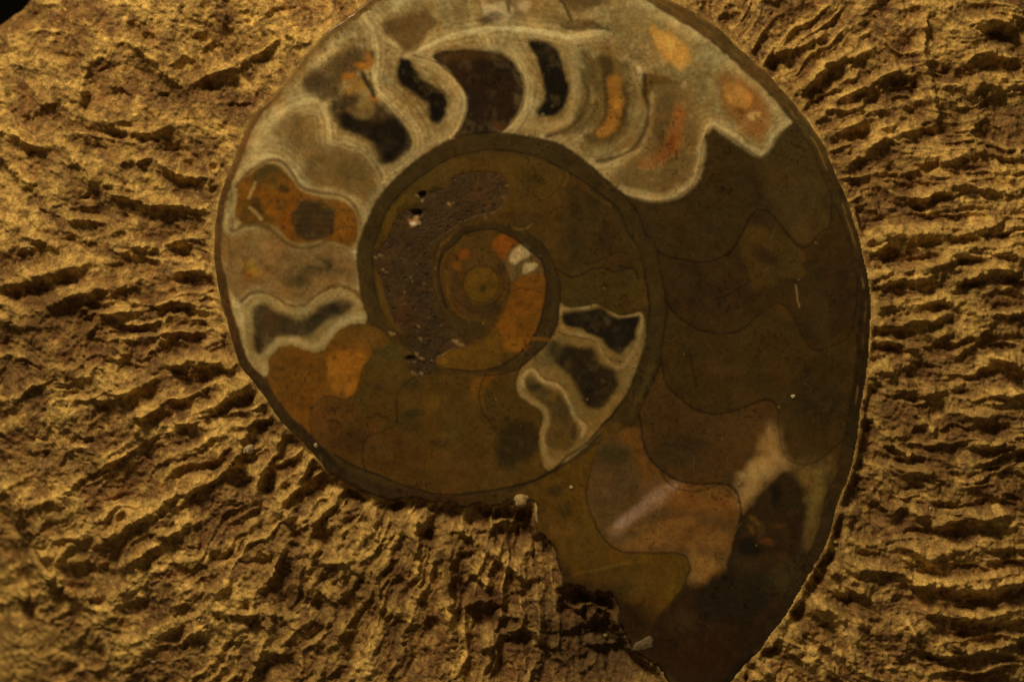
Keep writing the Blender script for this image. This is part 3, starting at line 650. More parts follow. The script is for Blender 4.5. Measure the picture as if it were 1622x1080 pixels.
# lower whorl
line([(496,690),(491,668),(494,650),(505,635),(522,629),(545,633),(562,624),(570,606),(575,584),(588,570)], (44,30,13), 2.2, 0.7, 1.8, bar=1)
line([(588,570),(600,560),(625,545)], DK, 2, 0.0, 2, bar=1); line([(496,690),(500,700),(505,712)], DK, 2, 0.2, 2, bar=1)
line([(684,592),(657,598),(641,609),(629,624),(628,645),(629,666),(620,677),(600,685),(584,691),(576,704),(574,725),(579,748)], (36,26,13), 2.4, 0.75, 1.8, bar=1)
line([(712,592),(703,612),(703,631),(698,645),(699,660),(706,676),(710,689),(706,702),(688,715),(675,728),(672,749),(664,774)], (36,26,13), 2.2, 0.65, 1.8, bar=1, fade=([0,0.2,0.3,0.5,1],[0,0.4,0.9,0.6,0.5]))
line([(772,592),(764,606),(759,625),(761,640),(767,658),(776,669),(784,681),(785,697),(774,710),(764,725),(766,751),(755,778)], (34,25,12), 2.4, 0.75, 1.8, bar=1, fade=([0,0.3,0.45,0.6,1],[0.7,1,1,0.45,0.4]))
line([(840,572),(825,583),(817,601),(820,621),(836,637),(854,650),(859,666),(856,684),(852,699),(856,712),(863,731),(865,748)], (30,22,11), 2.2, 0.8, 1.8, bar=1)
# ---- inner whorl right side: white ringed dark chambers
fill([(888,480),(905,489),(939,483),(962,489),(978,499),(1000,498),(1015,494),(1022,510),(1023,545),(1013,575),(996,615),(970,652),(948,676),(920,714),(884,739),(864,742),(855,712),(852,698),(859,668),(854,650),(836,637),(820,621),(818,601),(826,583),(846,567),(866,545),(884,515)], (112,90,58), 3, 1.0)
fill([(830,601),(846,598),(861,611),(887,622),(898,640),(903,655),(916,676),(910,699),(897,711),(877,713),(863,699),(868,679),(872,660),(860,641),(841,622)], (76,58,32), 8, 0.9, warp=3, part=('mineral_core','olive core of the lowest pale ringed chamber'))
blob(852,615,20,9,(46,37,24),0.85,rot=25); blob(878,627,5,10,(112,78,28),0.8,rot=15); blob(885,700,26,14,(84,62,26),0.6); blob(908,680,6,14,(56,42,20),0.6); blob(890,655,14,16,(66,48,26),0.5); blob(868,700,6,10,(60,46,24),0.5)
line([(829,612),(828,596),(843,586),(861,604),(887,613),(901,634),(909,655),(925,674),(922,690)], (152,126,82), 5.5, 0.8, 4.5, dz=0)
line([(824,598),(826,622),(842,635),(862,650),(866,668),(860,690),(862,715),(872,733)], (140,116,76), 7, 0.65, 5, dz=0)
line([(866,738),(895,728),(925,706),(948,680)], (134,108,70), 8, 0.5, 6, dz=0)
fill([(872,540),(890,548),(913,547),(939,555),(950,575),(968,583),(978,596),(976,619),(965,634),(944,646),(928,642),(918,618),(907,600),(893,588),(877,574),(869,557)], (32,24,13), 13, 0.95, warp=5, part=('cavity','large dark cavity between two pale ridges'), dz=-0.6)
blob(875,556,18,16,(62,50,32),0.6); blob(930,610,22,26,(26,20,13),0.7); blob(960,618,14,6,(62,48,32),0.5,rot=-20); line([(940,610),(945,596),(943,585)], (60,50,32), 3, 0.5, 3, dz=0); blob(955,635,16,8,(44,33,18),0.6,rot=-20)
blob(860,572,20,18,(92,74,48),0.7)
fill([(891,497),(900,493),(929,491),(952,488),(968,500),(986,504),(1007,501),(1012,508),(1007,531),(994,551),(978,563),(965,554),(950,536),(929,526),(903,520),(892,511)], (29,22,12), 7, 1.0, warp=4, part=('cavity','dark cavity with a jagged white rim'), dz=-0.6)
blob(962,508,5,9,(64,56,40),0.7,rot=-30,warp=2); blob(985,528,14,20,(44,36,22),0.5); blob(930,505,22,4,(48,40,24),0.5); blob(975,523,9,6,(58,48,30),0.5)
line([(889,497),(890,488),(905,487),(930,487),(950,483),(966,491),(980,501),(998,500),(1014,498),(1017,512),(1013,532)], (150,124,82), 3.2, 0.75, 2.5, dz=0, vary=0.7)
line([(1014,520),(1008,545),(996,568),(984,582),(970,578),(956,560),(944,540),(925,531),(900,526),(889,518)], (138,112,74), 5, 0.75, 4, dz=0)
line([(1010,545),(1000,580),(990,605),(975,632)], (124,98,64), 12, 0.6, 8, dz=0)
line([(884,527),(895,531),(913,534),(934,538),(950,547),(960,564),(976,573),(990,575)], (74,54,34), 2, 0.75, 1.8, bar=1)
line([(836,583),(848,583),(862,600),(888,609),(902,631),(912,654),(930,672),(945,684)], (80,60,36), 2, 0.5, 1.8, bar=1)
line([(878,466),(888,478),(905,487),(929,484),(952,482),(966,490),(980,499),(998,497),(1016,493),(1030,494)], (48,36,18), 2, 0.6, 2, bar=1)
# ---- inner whorl, upper: olive
UP = [(888,478),(884,440),(868,400),(845,377),(815,362),(780,352),(740,352),(720,340),(700,310),(700,275),(735,247),(806,241),(884,266),(962,318),(1011,398),(1028,479),(1015,492),(978,497),(940,481),(905,487)]
fill(UP, (70,49,18), 4, sm=False)
fill([(845,250),(884,266),(894,285),(886,312),(860,330),(800,335),(790,300),(800,262)], (78,56,20), 16, 0.7, warp=6)
fill([(905,290),(962,318),(1011,398),(1020,425),(980,430),(930,425),(900,435),(884,420),(880,380),(900,340)], (54,40,18), 18, 0.8, warp=6)
blob(930,345,30,26,(50,39,19),0.6); blob(970,385,30,20,(48,36,18),0.6); blob(840,345,40,12,(58,41,18),0.6); blob(866,302,14,20,(82,59,21),0.6,rot=20); blob(890,345,12,10,(44,33,16),0.5)
fill([(886,430),(902,440),(936,428),(975,432),(1008,428),(1018,470),(1016,492),(980,497),(940,480),(905,486),(888,476)], (62,47,17), 4, 0.95)
line([(884,427),(902,439),(918,438),(936,427),(954,425),(975,431),(985,428),(996,424),(1006,428),(1012,442)], (24,18,10), 2.4, 0.8, 1.8, bar=1); line([(1012,442),(1020,450),(1028,456)], DK, 2, 0.1, 2, bar=1); line([(878,415),(884,427)], DK, 2, 0.3, 2, bar=1)
line([(925,418),(949,414),(967,404),(982,400)], DK, 1.8, 0.6, 1.8); line([(893,268),(900,278),(893,296)], (110,80,30), 2.4, 0.6, 2, dz=0)
line([(870,340),(885,330),(898,330)], DK, 1.6, 0.35, 1.6); line([(923,287),(940,310),(975,330)], (84,66,34), 3, 0.4, 3, dz=0)
line([(895,300),(915,320),(925,345),(918,350)], DK, 1.6, 0.35, 1.8); line([(855,320),(870,314),(884,300),(893,284)], DK, 1.6, 0.4, 1.6)
line([(960,365),(945,372),(930,370)], DK, 1.6, 0.35, 1.8)
# ochre strip on the inner whorl's left
fill([(735,248),(690,264),(650,296),(612,337),(599,370),(592,398),(594,440),(604,490),(620,520),(645,530),(640,512),(622,490),(612,460),(606,420),(612,385),(625,350),(650,325),(680,300),(720,275),(740,262)], (76,55,19), 6, 0.95)
line([(640,312),(620,340),(608,372)], (90,66,20), 8, 0.6, 8, dz=0); line([(600,440),(606,470),(618,500),(634,520)], (86,62,20), 6, 0.6, 5, dz=0)
blob(725,260,26,9,(78,55,20),0.6); blob(770,250,40,7,(62,47,20),0.5)
# porous brown fill
POR = [(721,280),(747,272),(780,272),(801,285),(806,303),(791,331),(765,340),(752,342),(729,355),(700,373),(679,389),(684,417),(687,453),(690,480),(692,500),(714,518),(729,533),(737,546),(716,554),(693,567),(682,593),(657,593),(649,577),(657,562),(646,544),(644,528),(628,515),(618,492),(611,466),(607,448),(594,424),(591,402),(612,381),(622,355),(637,334),(650,331),(664,322),(670,308),(677,304),(695,300),(712,296)]
fill(POR, (57,40,20), 5, 1.0, warp=4, part=('porous_fill','porous dull brown fill of the inner whorl'))
sl = box(POR, 6); mp = inside(WX[sl], WY[sl], smooth(POR, True, 4))
pv = fbm(FX[sl], FY[sl], 9, 4, 77); pv2 = fbm(FX[sl], FY[sl], 40, 3, 78)
mix(sl, mp * 0.55 * sst(0.0, 0.5, pv), (42, 28, 13)); mix(sl, mp * 0.5 * sst(0.0, 0.5, pv2), (72, 48, 22))
FZ[sl] -= mp * (0.3 + 0.45 * sst(0.0, 0.6, fbm(FX[sl], FY[sl], 6, 3, 79)) + 0.25 * sst(0.05, 0.5, pv))
_q = np.random.RandomState(21); _pp = smooth(POR, True, 4)
_c = _q.uniform([592, 270], [806, 595], (900, 2)); _c = _c[inside(_c[:, 0], _c[:, 1], _pp)]
for _k, (_x, _y) in enumerate(_c[:260]):
    _r = _q.uniform(1.0, 2.6)
    if _k % 4 == 0: blob(_x, _y, _r * 0.8, _r * 0.6, (96, 70, 40), 0.7, warp=1.5, ws=4)
    else: blob(_x, _y, _r, _r * _q.uniform(0.6, 1.0), (26, 17, 9), 0.85, warp=1.5, ws=4, dz=-0.8)
blob(655,380,30,20,(50,31,18),0.5); blob(650,500,22,30,(64,38,22),0.5); blob(760,300,4,4,(26,18,14),0.9,warp=1.5); blob(713,358,4,3,(30,22,16),0.7)
blob(660,337,9,6,(10,8,6),1.0,dz=-9,warp=3,part=('hole','small black hole in the porous brown fill')); blob(669,308,6,6,(14,11,8),1.0,dz=-7,warp=3)
blob(651,568,8,5,(24,18,12),0.9,dz=-4)
fill([(697,566),(706,557),(742,549),(760,538),(790,530),(800,540),(790,570),(760,585),(725,588),(700,582),(694,575)], (96,67,19), 8, 0.9, part=None)
# ---- innermost coils
fill([(722,497),(707,481),(699,459),(696,436),(697,414),(704,399),(719,387),(737,371),(756,365),(781,364),(793,368),(816,379),(838,395),(857,414),(864,436),(866,459),(861,492),(841,541),(815,567),(784,583),(755,588),(732,586),(700,580),(730,556),(770,520),(740,505)], (74,52,20), 4)
fill([(686,400),(700,385),(722,372),(742,356),(770,352),(805,358),(845,377),(868,400),(885,436),(887,473),(880,518),(861,549),(825,580),(840,542),(862,492),(867,459),(865,436),(858,414),(839,395),(817,379),(793,367),(760,363),(737,369),(718,385),(703,398),(696,414),(695,436),(698,459),(706,482),(700,490),(688,460)], (54,40,20), 4)
fill([(780,384),(793,373),(808,374),(823,384),(812,391),(803,402),(794,417),(784,413)], (116,65,15), 4, 0.95, warp=2, part=('mineral_core','orange wedge beside the white crystals'))
fill([(797,420),(803,405),(812,392),(830,385),(845,398),(858,420),(860,436),(845,436),(826,440),(812,446),(802,440)], (92,72,50), 6, 0.9, warp=3)
fill([(808,402),(820,390),(829,388),(838,399),(835,408),(823,413),(816,419),(808,414)], (164,136,90), 4, 1.0, warp=2.5, part=('white_crystal','upper white crystal near the centre'), dz=0.2)
fill([(826,428),(832,419),(848,417),(852,422),(842,429),(828,435)], (158,130,84), 4, 1.0, warp=2.5, part=('white_crystal','lower white crystal near the centre'), dz=0.2)
fill([(812,450),(830,437),(860,435),(864,459),(862,480),(855,506),(841,536),(820,555),(798,557),(791,538),(786,520),(795,502),(805,478),(808,460)], (106,67,18), 5, 0.97, warp=2, part=('mineral_core','glowing orange fill of the innermost coil'))
mott_in([(812,450),(830,437),(860,435),(864,459),(862,480),(855,506),(841,536),(820,555),(798,557),(791,538),(786,520),(795,502),(805,478),(808,460)], (82,54,18), 12, 0.5, 504)
blob(820,545,20,14,(128,80,17),0.7); blob(835,460,20,16,(108,67,18),0.5); blob(800,520,14,24,(106,68,18),0.5)
fill([(697,567),(742,551),(773,532),(784,520),(792,540),(800,558),(784,582),(750,588),(715,586)], (92,65,18), 8, 0.85)
blob(760,525,22,14,(58,44,18),0.7); blob(700,572,12,8,(118,82,22),0.7)
line([(798,557),(793,545),(793,535),(786,522)], (54,36,14), 1.8, 0.6, 1.6)
line([(812,462),(828,458),(843,459),(858,466),(864,464)], (62,40,14), 1.8, 0.6, 1.6, bar=1)
line([(828,494),(838,492),(846,500),(852,497)], (80,50,16), 1.6, 0.5, 1.4); line([(812,500),(825,510),(838,528)], (88,56,16), 1.6, 0.4, 1.4)
# rings round the centre
fill([(716,430),(722,408),(745,390),(775,392),(800,420),(808,450),(802,470),(780,486),(755,490),(730,480),(718,455)], (70,50,20), 10, 0.9)
fill([(725,470),(715,440),(722,428),(733,460),(745,480),(770,488),(790,480),(798,490),(770,505),(740,495)], (60,42,22), 9, 0.8, warp=5)
blob(734,403,11,9,(112,60,15),0.9,warp=3); blob(725,421,9,8,(100,62,18),0.85,warp=3); blob(775,395,18,20,(72,52,20),0.6); blob(795,470,12,14,(84,56,20),0.6); blob(780,484,14,9,(50,38,26),0.7); blob(795,428,9,12,(52,40,24),0.7); blob(728,468,8,8,(86,58,34),0.6)
blob(762,452,30,30,(84,61,18),1.0,soft=0.18,warp=2,part=('initial_chamber','round olive first chamber at the centre of the coil'))
blob(752,445,12,14,(92,66,18),0.5); blob(765,456,7,7,(50,38,16),0.9,soft=0.6,warp=1.5)
th = np.linspace(0, 2 * np.pi, 40)
line(np.stack([762 + 29 * np.cos(th), 451 + 29 * np.sin(th)], 1), (44,31,14), 2, 0.55, 2, bar=1)
for r_, a_ in ((37, 0.4), (46, 0.45)):
    tt_ = np.linspace(2.2, 6.4 if r_ > 40 else 5.0, 24); line(np.stack([762 + r_ * np.cos(tt_ - 3.2), 450 + r_ * np.sin(tt_ - 3.2)], 1), (40,28,14), 2, a_, 2)
line([(711,497),(697,478),(690,455),(688,430),(693,405)], (86,62,22), 3, 0.5, 3, dz=0); line([(734,500),(715,485),(705,465),(702,440),(705,415),(716,398)], (40,30,15), 1.8, 0.55, 1.8)
line([(745,510),(725,496),(712,478),(707,455)], (104,72,26), 2.2, 0.5, 2, dz=0)
line([(707,488),(699,459),(696,436),(697,414),(704,399),(719,387),(737,371),(756,365),(781,364),(793,368),(816,379),(838,395),(857,414),(864,436),(866,459),(861,492),(854,515),(841,541),(815,567),(784,583),(755,588),(732,588),(708,584)], (28,21,12), 3.2, 0.8, 2.4, bar=2, barw=3)
line([(827,362),(845,377),(867,399),(884,436),(887,473),(885,490),(880,518),(861,549),(840,570),(825,582),(800,592),(770,596)], (30,22,12), 2.4, 0.7, 2, bar=2, barw=2.5)
line([(868,400),(875,430),(877,465),(872,505),(855,542),(835,563)], (62,50,28), 4, 0.5, 4, dz=0); line([(842,536),(858,536),(868,538)], (104,68,22), 5, 0.8, 3, dz=0)
line([(757,354),(740,356),(722,368),(700,384)], (84,58,22), 4, 0.5, 4, dz=0); line([(693,405),(700,385),(706,384)], (110,78,34), 2.4, 0.6, 2, dz=0)
line([(813,362),(830,362),(843,354)], (130,100,44), 1.8, 0.7, 1.6, dz=0)
# sparkling fragments in the porous fill
for sx, sy, sr in ((711,324,3),(718,322,2.5),(595,408,4),(604,405,4),(606,428,3),(612,431,2),(619,528,5),(624,530,3),(663,517,3),(666,536,4),(722,541,6),(731,545,5),(659,560,4),(668,568,4),(656,591,6),(668,592,4),(640,463,2),(700,515,2),(803,294,3),(798,313,3),(668,318,3),(661,310,2.5),(650,440,1.6),(640,480,1.6),(672,450,1.6),(625,470,2),(660,420,1.6),(648,396,1.8),(690,425,2.4),(706,430,1.6),(770,345,1.6),(640,412,1.6),(663,470,1.6)):
    blob(sx, sy, sr * 1.05, sr * 0.55, (150, 116, 72), 0.7, rot=(sx * 37) % 90 - 30, warp=3.2, ws=4, dz=0.3)
fill([(647,345),(655,347),(661,342),(664,350),(668,356),(659,358),(652,361),(649,354)], (150,108,66), 4, 0.95, warp=3); blob(654,354,5,2.5,(214,190,140),0.95,warp=2.5,ws=4)
blob(710,378,3,2,(110,70,30),0.6)

# ---- walls between whorls
def band(a, b, c, idx, soft=3, alpha=1.0, bar=2):
    p = np.vstack([smooth(a, False, 4), smooth(b, False, 4)[::-1]])
    fill(p, c, soft, alpha, sm=False)
    sl = box(p, 2)
    BAR[sl] = np.where(inside(WX[sl], WY[sl], p), bar, BAR[sl])
band(R1[:29], R2[:26], (56,42,19), 4)
line([(1036,560),(1040,500),(1036,440),(1024,400)], (58,45,24), 10, 0.6, 9, dz=0); line([(1000,660),(1020,610),(1033,570)], (70,56,30), 9, 0.6, 8, dz=0)
line([(575,440),(580,480),(592,512)], (66,48,22), 10, 0.75, 8, dz=0); line([(700,240),(760,225),(830,228),(900,252)], (54,42,22), 10, 0.5, 8, dz=0)
line(R1, (24,18,9), 2.8, 0.7, 2.4, vary=0.8, fade=([0,0.1,0.45,0.6,0.85,1],[0.4,1,0.9,0.5,0.6,0.5])); line(R2, (24,18,9), 2.6, 0.7, 2.4, vary=0.8, fade=([0,0.5,0.9,1],[1,0.9,0.7,0.3]))
line([(1020,470),(1026,420),(1010,380),(985,350)], (24,18,10), 2, 0.0, 2)
line(R2B, (24,17,9), 3.2, 0.85, 2.4, bar=2, barw=2.5); line([(950,690),(930,708),(905,728),(880,748)], (30,22,12), 4, 0.6, 4); line([(966,680),(990,668),(1005,664)], (52,40,22), 10, 0.6, 8, dz=0)
fill([(948,678),(958,672),(976,668),(985,674),(960,690)], (84,60,22), 8, 0.6)

# ---- outer shell wall: width and tone run round the rim
WK = [(586,0,10,(92,68,42)),(485,86,9,(118,92,60)),(425,161,9,(96,70,42)),(379,233,11,(92,66,40)),(345,331,11,(88,62,37)),(339,400,12,(80,56,33)),(362,518,15,(68,48,28)),(421,632,16,(52,38,21)),(499,716,17,(46,33,18)),(569,772,19,(50,36,19)),(640,790,13,(52,35,17)),(711,795,12,(60,39,16)),(789,800,12,(62,44,18)),
      (846,794,2,(60,46,18)),(880,890,2,(56,40,18)),(968,940,2,(44,30,14)),(1012,1038,2,(38,26,12)),(1079,1077,3,(34,24,12)),(1202,1030,16,(40,29,15)),(1287,904,19,(48,36,19)),(1345,757,21,(54,39,19)),(1371,607,20,(44,32,15)),(1380,478,18,(46,33,16)),(1356,357,18,(54,40,20)),(1306,233,19,(64,49,26)),(1215,117,20,(80,60,35)),(1109,26,22,(88,66,40)),(1000,-38,20,(90,68,42)),(830,-78,14,(90,68,42)),(660,-42,12,(92,68,42))]
wk_xy = np.array([(k[0], k[1]) for k in WK], float)
kt = seg_dist(wk_xy[:, 0], wk_xy[:, 1], OUTLINE, True)[1]
o_ = np.argsort(kt); kt = kt[o_]
kw_ = np.array([WK[i][2] for i in o_], float); kc = np.array([alb(WK[i][3]) for i in o_])
kt = np.concatenate([[kt[-1] - 1], kt, [kt[0] + 1]]); kw_ = np.concatenate([[kw_[-1]], kw_, [kw_[0]]]); kc = np.vstack([kc[-1], kc, kc[0]])
WW = np.interp(FT, kt, kw_) + 3.0 * fbm(FX, FY, 34, 4, 71) + 1.2 * fbm(FX, FY, 9, 2, 76)
WCOL = np.stack([np.interp(FT, kt, kc[:, k]) for k in range(3)], -1) * (1 + 0.32 * fbm(FX, FY, 14, 4, 72) + 0.18 * fbm(FX, FY, 4, 2, 77))[..., None]
aw = (1 - sst(WW - 1.3, WW + 1.3, FD)) * FIN
aw[~FIN] = 1
FC = FC * (1 - aw[..., None]) + WCOL * aw[..., None]
ln = np.exp(-((FD - WW) / 1.5) ** 2) * np.clip((WW - 8) / 8, 0, 1) * FIN * (0.45 + 0.4 * fbm(FX, FY, 60, 2, 73)) * (FX > 900)
FC = FC * (1 - ln[..., None]) + alb((34, 25, 13)) * ln[..., None]
ln2 = np.exp(-((FD - WW * 0.55) / 1.0) ** 2) * FIN * sst(0.0, 0.35, fbm(FX, FY, 26, 4, 74)) * ((FX > 1040) & (FY < 640)) * 0.8
FC = FC * (1 - ln2[..., None]) + alb((124, 94, 52)) * ln2[..., None]
le = np.exp(-(FD / 1.6) ** 2) * FIN * sst(-0.1, 0.4, fbm(FX, FY, 30, 3, 75)) * 0.55 * (1 - ((FX > 590) & (FX < 1110) & (FY > 780)))
FC = FC * (1 - le[..., None]) + alb((140, 108, 60)) * le[..., None]
BAR = np.where((FD < WW) & FIN & (WW > 4), 3, BAR)
BAR = np.where(~FIN, 3, BAR)

# minerals grade into each other over a hair's breadth
for _ in range(1):
    FC[1:-1] = 0.25 * FC[:-2] + 0.5 * FC[1:-1] + 0.25 * FC[2:]
    FC[:, 1:-1] = 0.25 * FC[:, :-2] + 0.5 * FC[:, 1:-1] + 0.25 * FC[:, 2:]
# ---- natural variation, specks, hairline scratches
var = 1 + 0.20 * fbm(FX, FY, 60, 5, 21) + 0.26 * fbm(FX, FY, 15, 4, 22) + 0.19 * fbm(FX, FY, 4.5, 2, 23)
hue = 0.13 * fbm(FX, FY, 40, 4, 24) + 0.06 * fbm(FX, FY, 9, 3, 28)
vein = sst(0.93, 0.99, 1 - np.abs(fbm(FX, FY, 55, 4, 29))) * sst(0.0, 0.4, fbm(FX, FY, 120, 2, 30)) * 0.22
var = var * (1 - vein)
FC = FC * var[..., None] * np.stack([1 + hue, np.ones_like(hue), 1 - hue], -1)
sp = sst(0.80, 0.92, vn(FX / 5.2, FY / 5.2, 25) * (0.6 + 0.4 * vn(FX / 60, FY / 60, 26)) + 0.12 * vn(FX / 2.1, FY / 2.1, 27))
FC = FC * (1 - 0.4 * sp[..., None])
rs = np.random.RandomState(4)
for _ in range(90):
    x_, y_ = rs.uniform(420, 1340), rs.uniform(20, 1000); r_ = rs.uniform(1.0, 1.9)
    blob(x_, y_, r_, r_, (120, 94, 56) if rs.rand() < 0.45 else (30, 22, 12), 0.75, warp=1, ws=4)
for _ in range(16):
    x_, y_ = rs.uniform(600, 1320), rs.uniform(120, 900); q_ = rs.uniform(0, 6.3); l_ = rs.uniform(8, 26); k_ = rs.uniform(-6, 6)
    line([(x_, y_), (x_ + l_ * .5 * math.cos(q_) - k_ * math.sin(q_), y_ + l_ * .5 * math.sin(q_) + k_ * math.cos(q_)), (x_ + l_ * math.cos(q_), y_ + l_ * math.sin(q_))], (112, 90, 56), 1.0, 0.35, 1.2, dz=0)
FC = np.clip(FC, 0.002, 0.85)

# ---- snap the rim of the grid onto the outline, then cut it into parts
v_in = FIN
cell_any = v_in[:-1, :-1] | v_in[1:, :-1] | v_in[:-1, 1:] | v_in[1:, 1:]
snap = ~FIN
PX = np.where(snap & (FD < 4), FNX, FX); PY = np.where(snap & (FD < 4), FNY, FY)
FZ = FZ - 1.3 * np.exp(-(np.where(FIN, FD, 0) / 1.2) ** 2)      # eased edge
cb = BAR[:-1, :-1]; co_ = OVER[:-1, :-1]

# free cells fall into chambers wherever walls and septa divide them
free = (cb == 0) & cell_any
lab = np.where(free, np.arange(free.size).reshape(free.shape) + 1, 0).astype(np.int64)
def flood(free):
    ny, nx = free.shape
    flat = free.ravel().tolist(); out = [0] * (ny * nx); n = 0
    for s in range(ny * nx):
        if flat[s] and not out[s]:
            n += 1; st = [s]; out[s] = n
            while st:
                c = st.pop(); i = c % nx
                if i > 0 and flat[c - 1] and not out[c - 1]: out[c - 1] = n; st.append(c - 1)
                if i < nx - 1 and flat[c + 1] and not out[c + 1]: out[c + 1] = n; st.append(c + 1)
                if c >= nx and flat[c - nx] and not out[c - nx]: out[c - nx] = n; st.append(c - nx)
                if c + nx < ny * nx and flat[c + nx] and not out[c + nx]: out[c + nx] = n; st.append(c + nx)
    return np.array(out).reshape(ny, nx), n
CH, nch = flood(free)
sizes = np.bincount(CH.ravel(), minlength=nch + 1)

def empty(name, label, cat, loc=(0, 0, 0)):
    o = bpy.data.objects.new(name, None); COL.objects.link(o); o.location = loc
    o.empty_display_size = 0.01
    o['label'] = label; o['category'] = cat
    return o

FOSSIL = empty('ammonite_fossil', 'polished spiral ammonite section with olive, orange and pale chambers, set in rough rock', 'fossil')
SK = (60, 3)
# shell and whorl walls
shell_m = (cb == 3) & cell_any
small = np.zeros(nch + 1, bool); small[1:] = sizes[1:] < 260
wall_m = ((cb == 2) & cell_any) | (free & small[CH])
shell = cells_mesh('shell_wall', shell_m, PX, PY, FZ, FC, M_POL, SK, FOSSIL, outer=cell_any)
shell['label'] = 'brown outer shell wall round the rim'
wall = cells_mesh('whorl_wall', wall_m, PX, PY, FZ, FC, M_POL, SK, FOSSIL, outer=cell_any)
wall['label'] = 'dark wall between the coils'
# septa: one object each, by connected run of septum cells
sep, nsep = flood((cb == 1) & cell_any)
ssz = np.bincount(sep.ravel(), minlength=nsep + 1)
tiny = np.zeros(free.shape, bool)
for k in range(1, nsep + 1):
    m = sep == k
    cells_mesh('septum', m, PX, PY, FZ, FC, M_POL, SK, FOSSIL, outer=cell_any)
# chambers, with cores, cavities and crystals as their sub-parts
NAMED = [((1240,280),'olive chamber at the upper right with a painted reflection'),((1110,460),'dark olive chamber with an ochre blotch'),((1180,590),'dark plain olive chamber at the right'),((1090,710),'reddish brown chamber at the lower right'),
         ((1060,830),'lilac and orange chamber with a painted sheen'),((960,890),'ochre chamber at the mouth of the spiral'),((1120,1020),'dark brown mouth of the spiral'),((500,600),'bright orange chamber at the lower left'),
         ((770,150),'plain dark brown chamber near the top'),((420,320),'orange brown chamber ringed with calcite at the left'),((470,420),'lilac grey chamber at the left'),((950,455),'olive chamber above the white rimmed cavity')]
nm = {}
for (x_, y_), t_ in NAMED:
    j_ = int((y_ - gy[0]) / STEP); i_ = int((x_ - gx[0]) / STEP)
    nm.setdefault(CH[j_, i_], t_)
subs_left = {}
for k in range(1, nch + 1):
    if small[k]: continue
    m = CH == k
    mm = m & (co_ == 0)
    if mm.sum() < 40:
        mm = m; subcodes = []
    else:
        subcodes = [c for c in np.unique(co_[m]) if c > 0]
    for c in list(subcodes):
        if (m & (co_ == c)).sum() < 25:
            mm = mm | (m & (co_ == c)); subcodes.remove(c)
    ch = cells_mesh('chamber', mm, PX, PY, FZ, FC, M_POL, SK, FOSSIL, outer=cell_any)
    if k in nm: ch['label'] = nm[k]
    for c in subcodes:
        nme, lb = SUBS[c - 1]
        so = cells_mesh(nme, m & (co_ == c), PX, PY, FZ, FC, M_POROUS if nme == 'porous_fill' else M_POL, SK, ch, outer=cell_any)
        so['label'] = lb
# ================================================================= ROCK
RS = 1.75
rx = np.arange(-150, 1775, RS); ry = np.arange(-120, 1205, RS)
QX, QY = np.meshgrid(rx, ry)
RO = [(-140,95),(-40,40),(0,13),(11,8),(24,-1),(56,-40),(130,-95),(400,-108),(800,-112),(1200,-105),(1600,-112),(1740,-70),(1764,200),(1755,540),(1766,900),(1740,1150),(1600,1190),(1200,1180),(800,1196),(400,1185),(60,1190),(-120,1160),(-138,800),(-132,450)]
RO = smooth(RO, True, 4)
ra = np.arctan2(RO[:, 1] - 540, RO[:, 0] - 811)
RO = RO + np.stack([np.cos(ra), np.sin(ra)], 1) * (4 * np.sin(ra * 31) + 3 * np.sin(ra * 57 + 1))[:, None]
RIN = inside(QX, QY, RO)
RD, RNX, RNY, _ = seg_dist(QX, QY, RO, True, True)
QIN = inside(QX, QY, OUTLINE)
D, _, _, DT = seg_dist(QX, QY, OUTLINE, True, True)
D = np.where(QIN, -D, D)
HX = QX + 7 * fbm(QX, QY, 30, 4, 101) + 2.5 * fbm(QX, QY, 8, 3, 102)
HY = QY + 7 * fbm(QX, QY, 30, 4, 103) + 2.5 * fbm(QX, QY, 8, 3, 104)

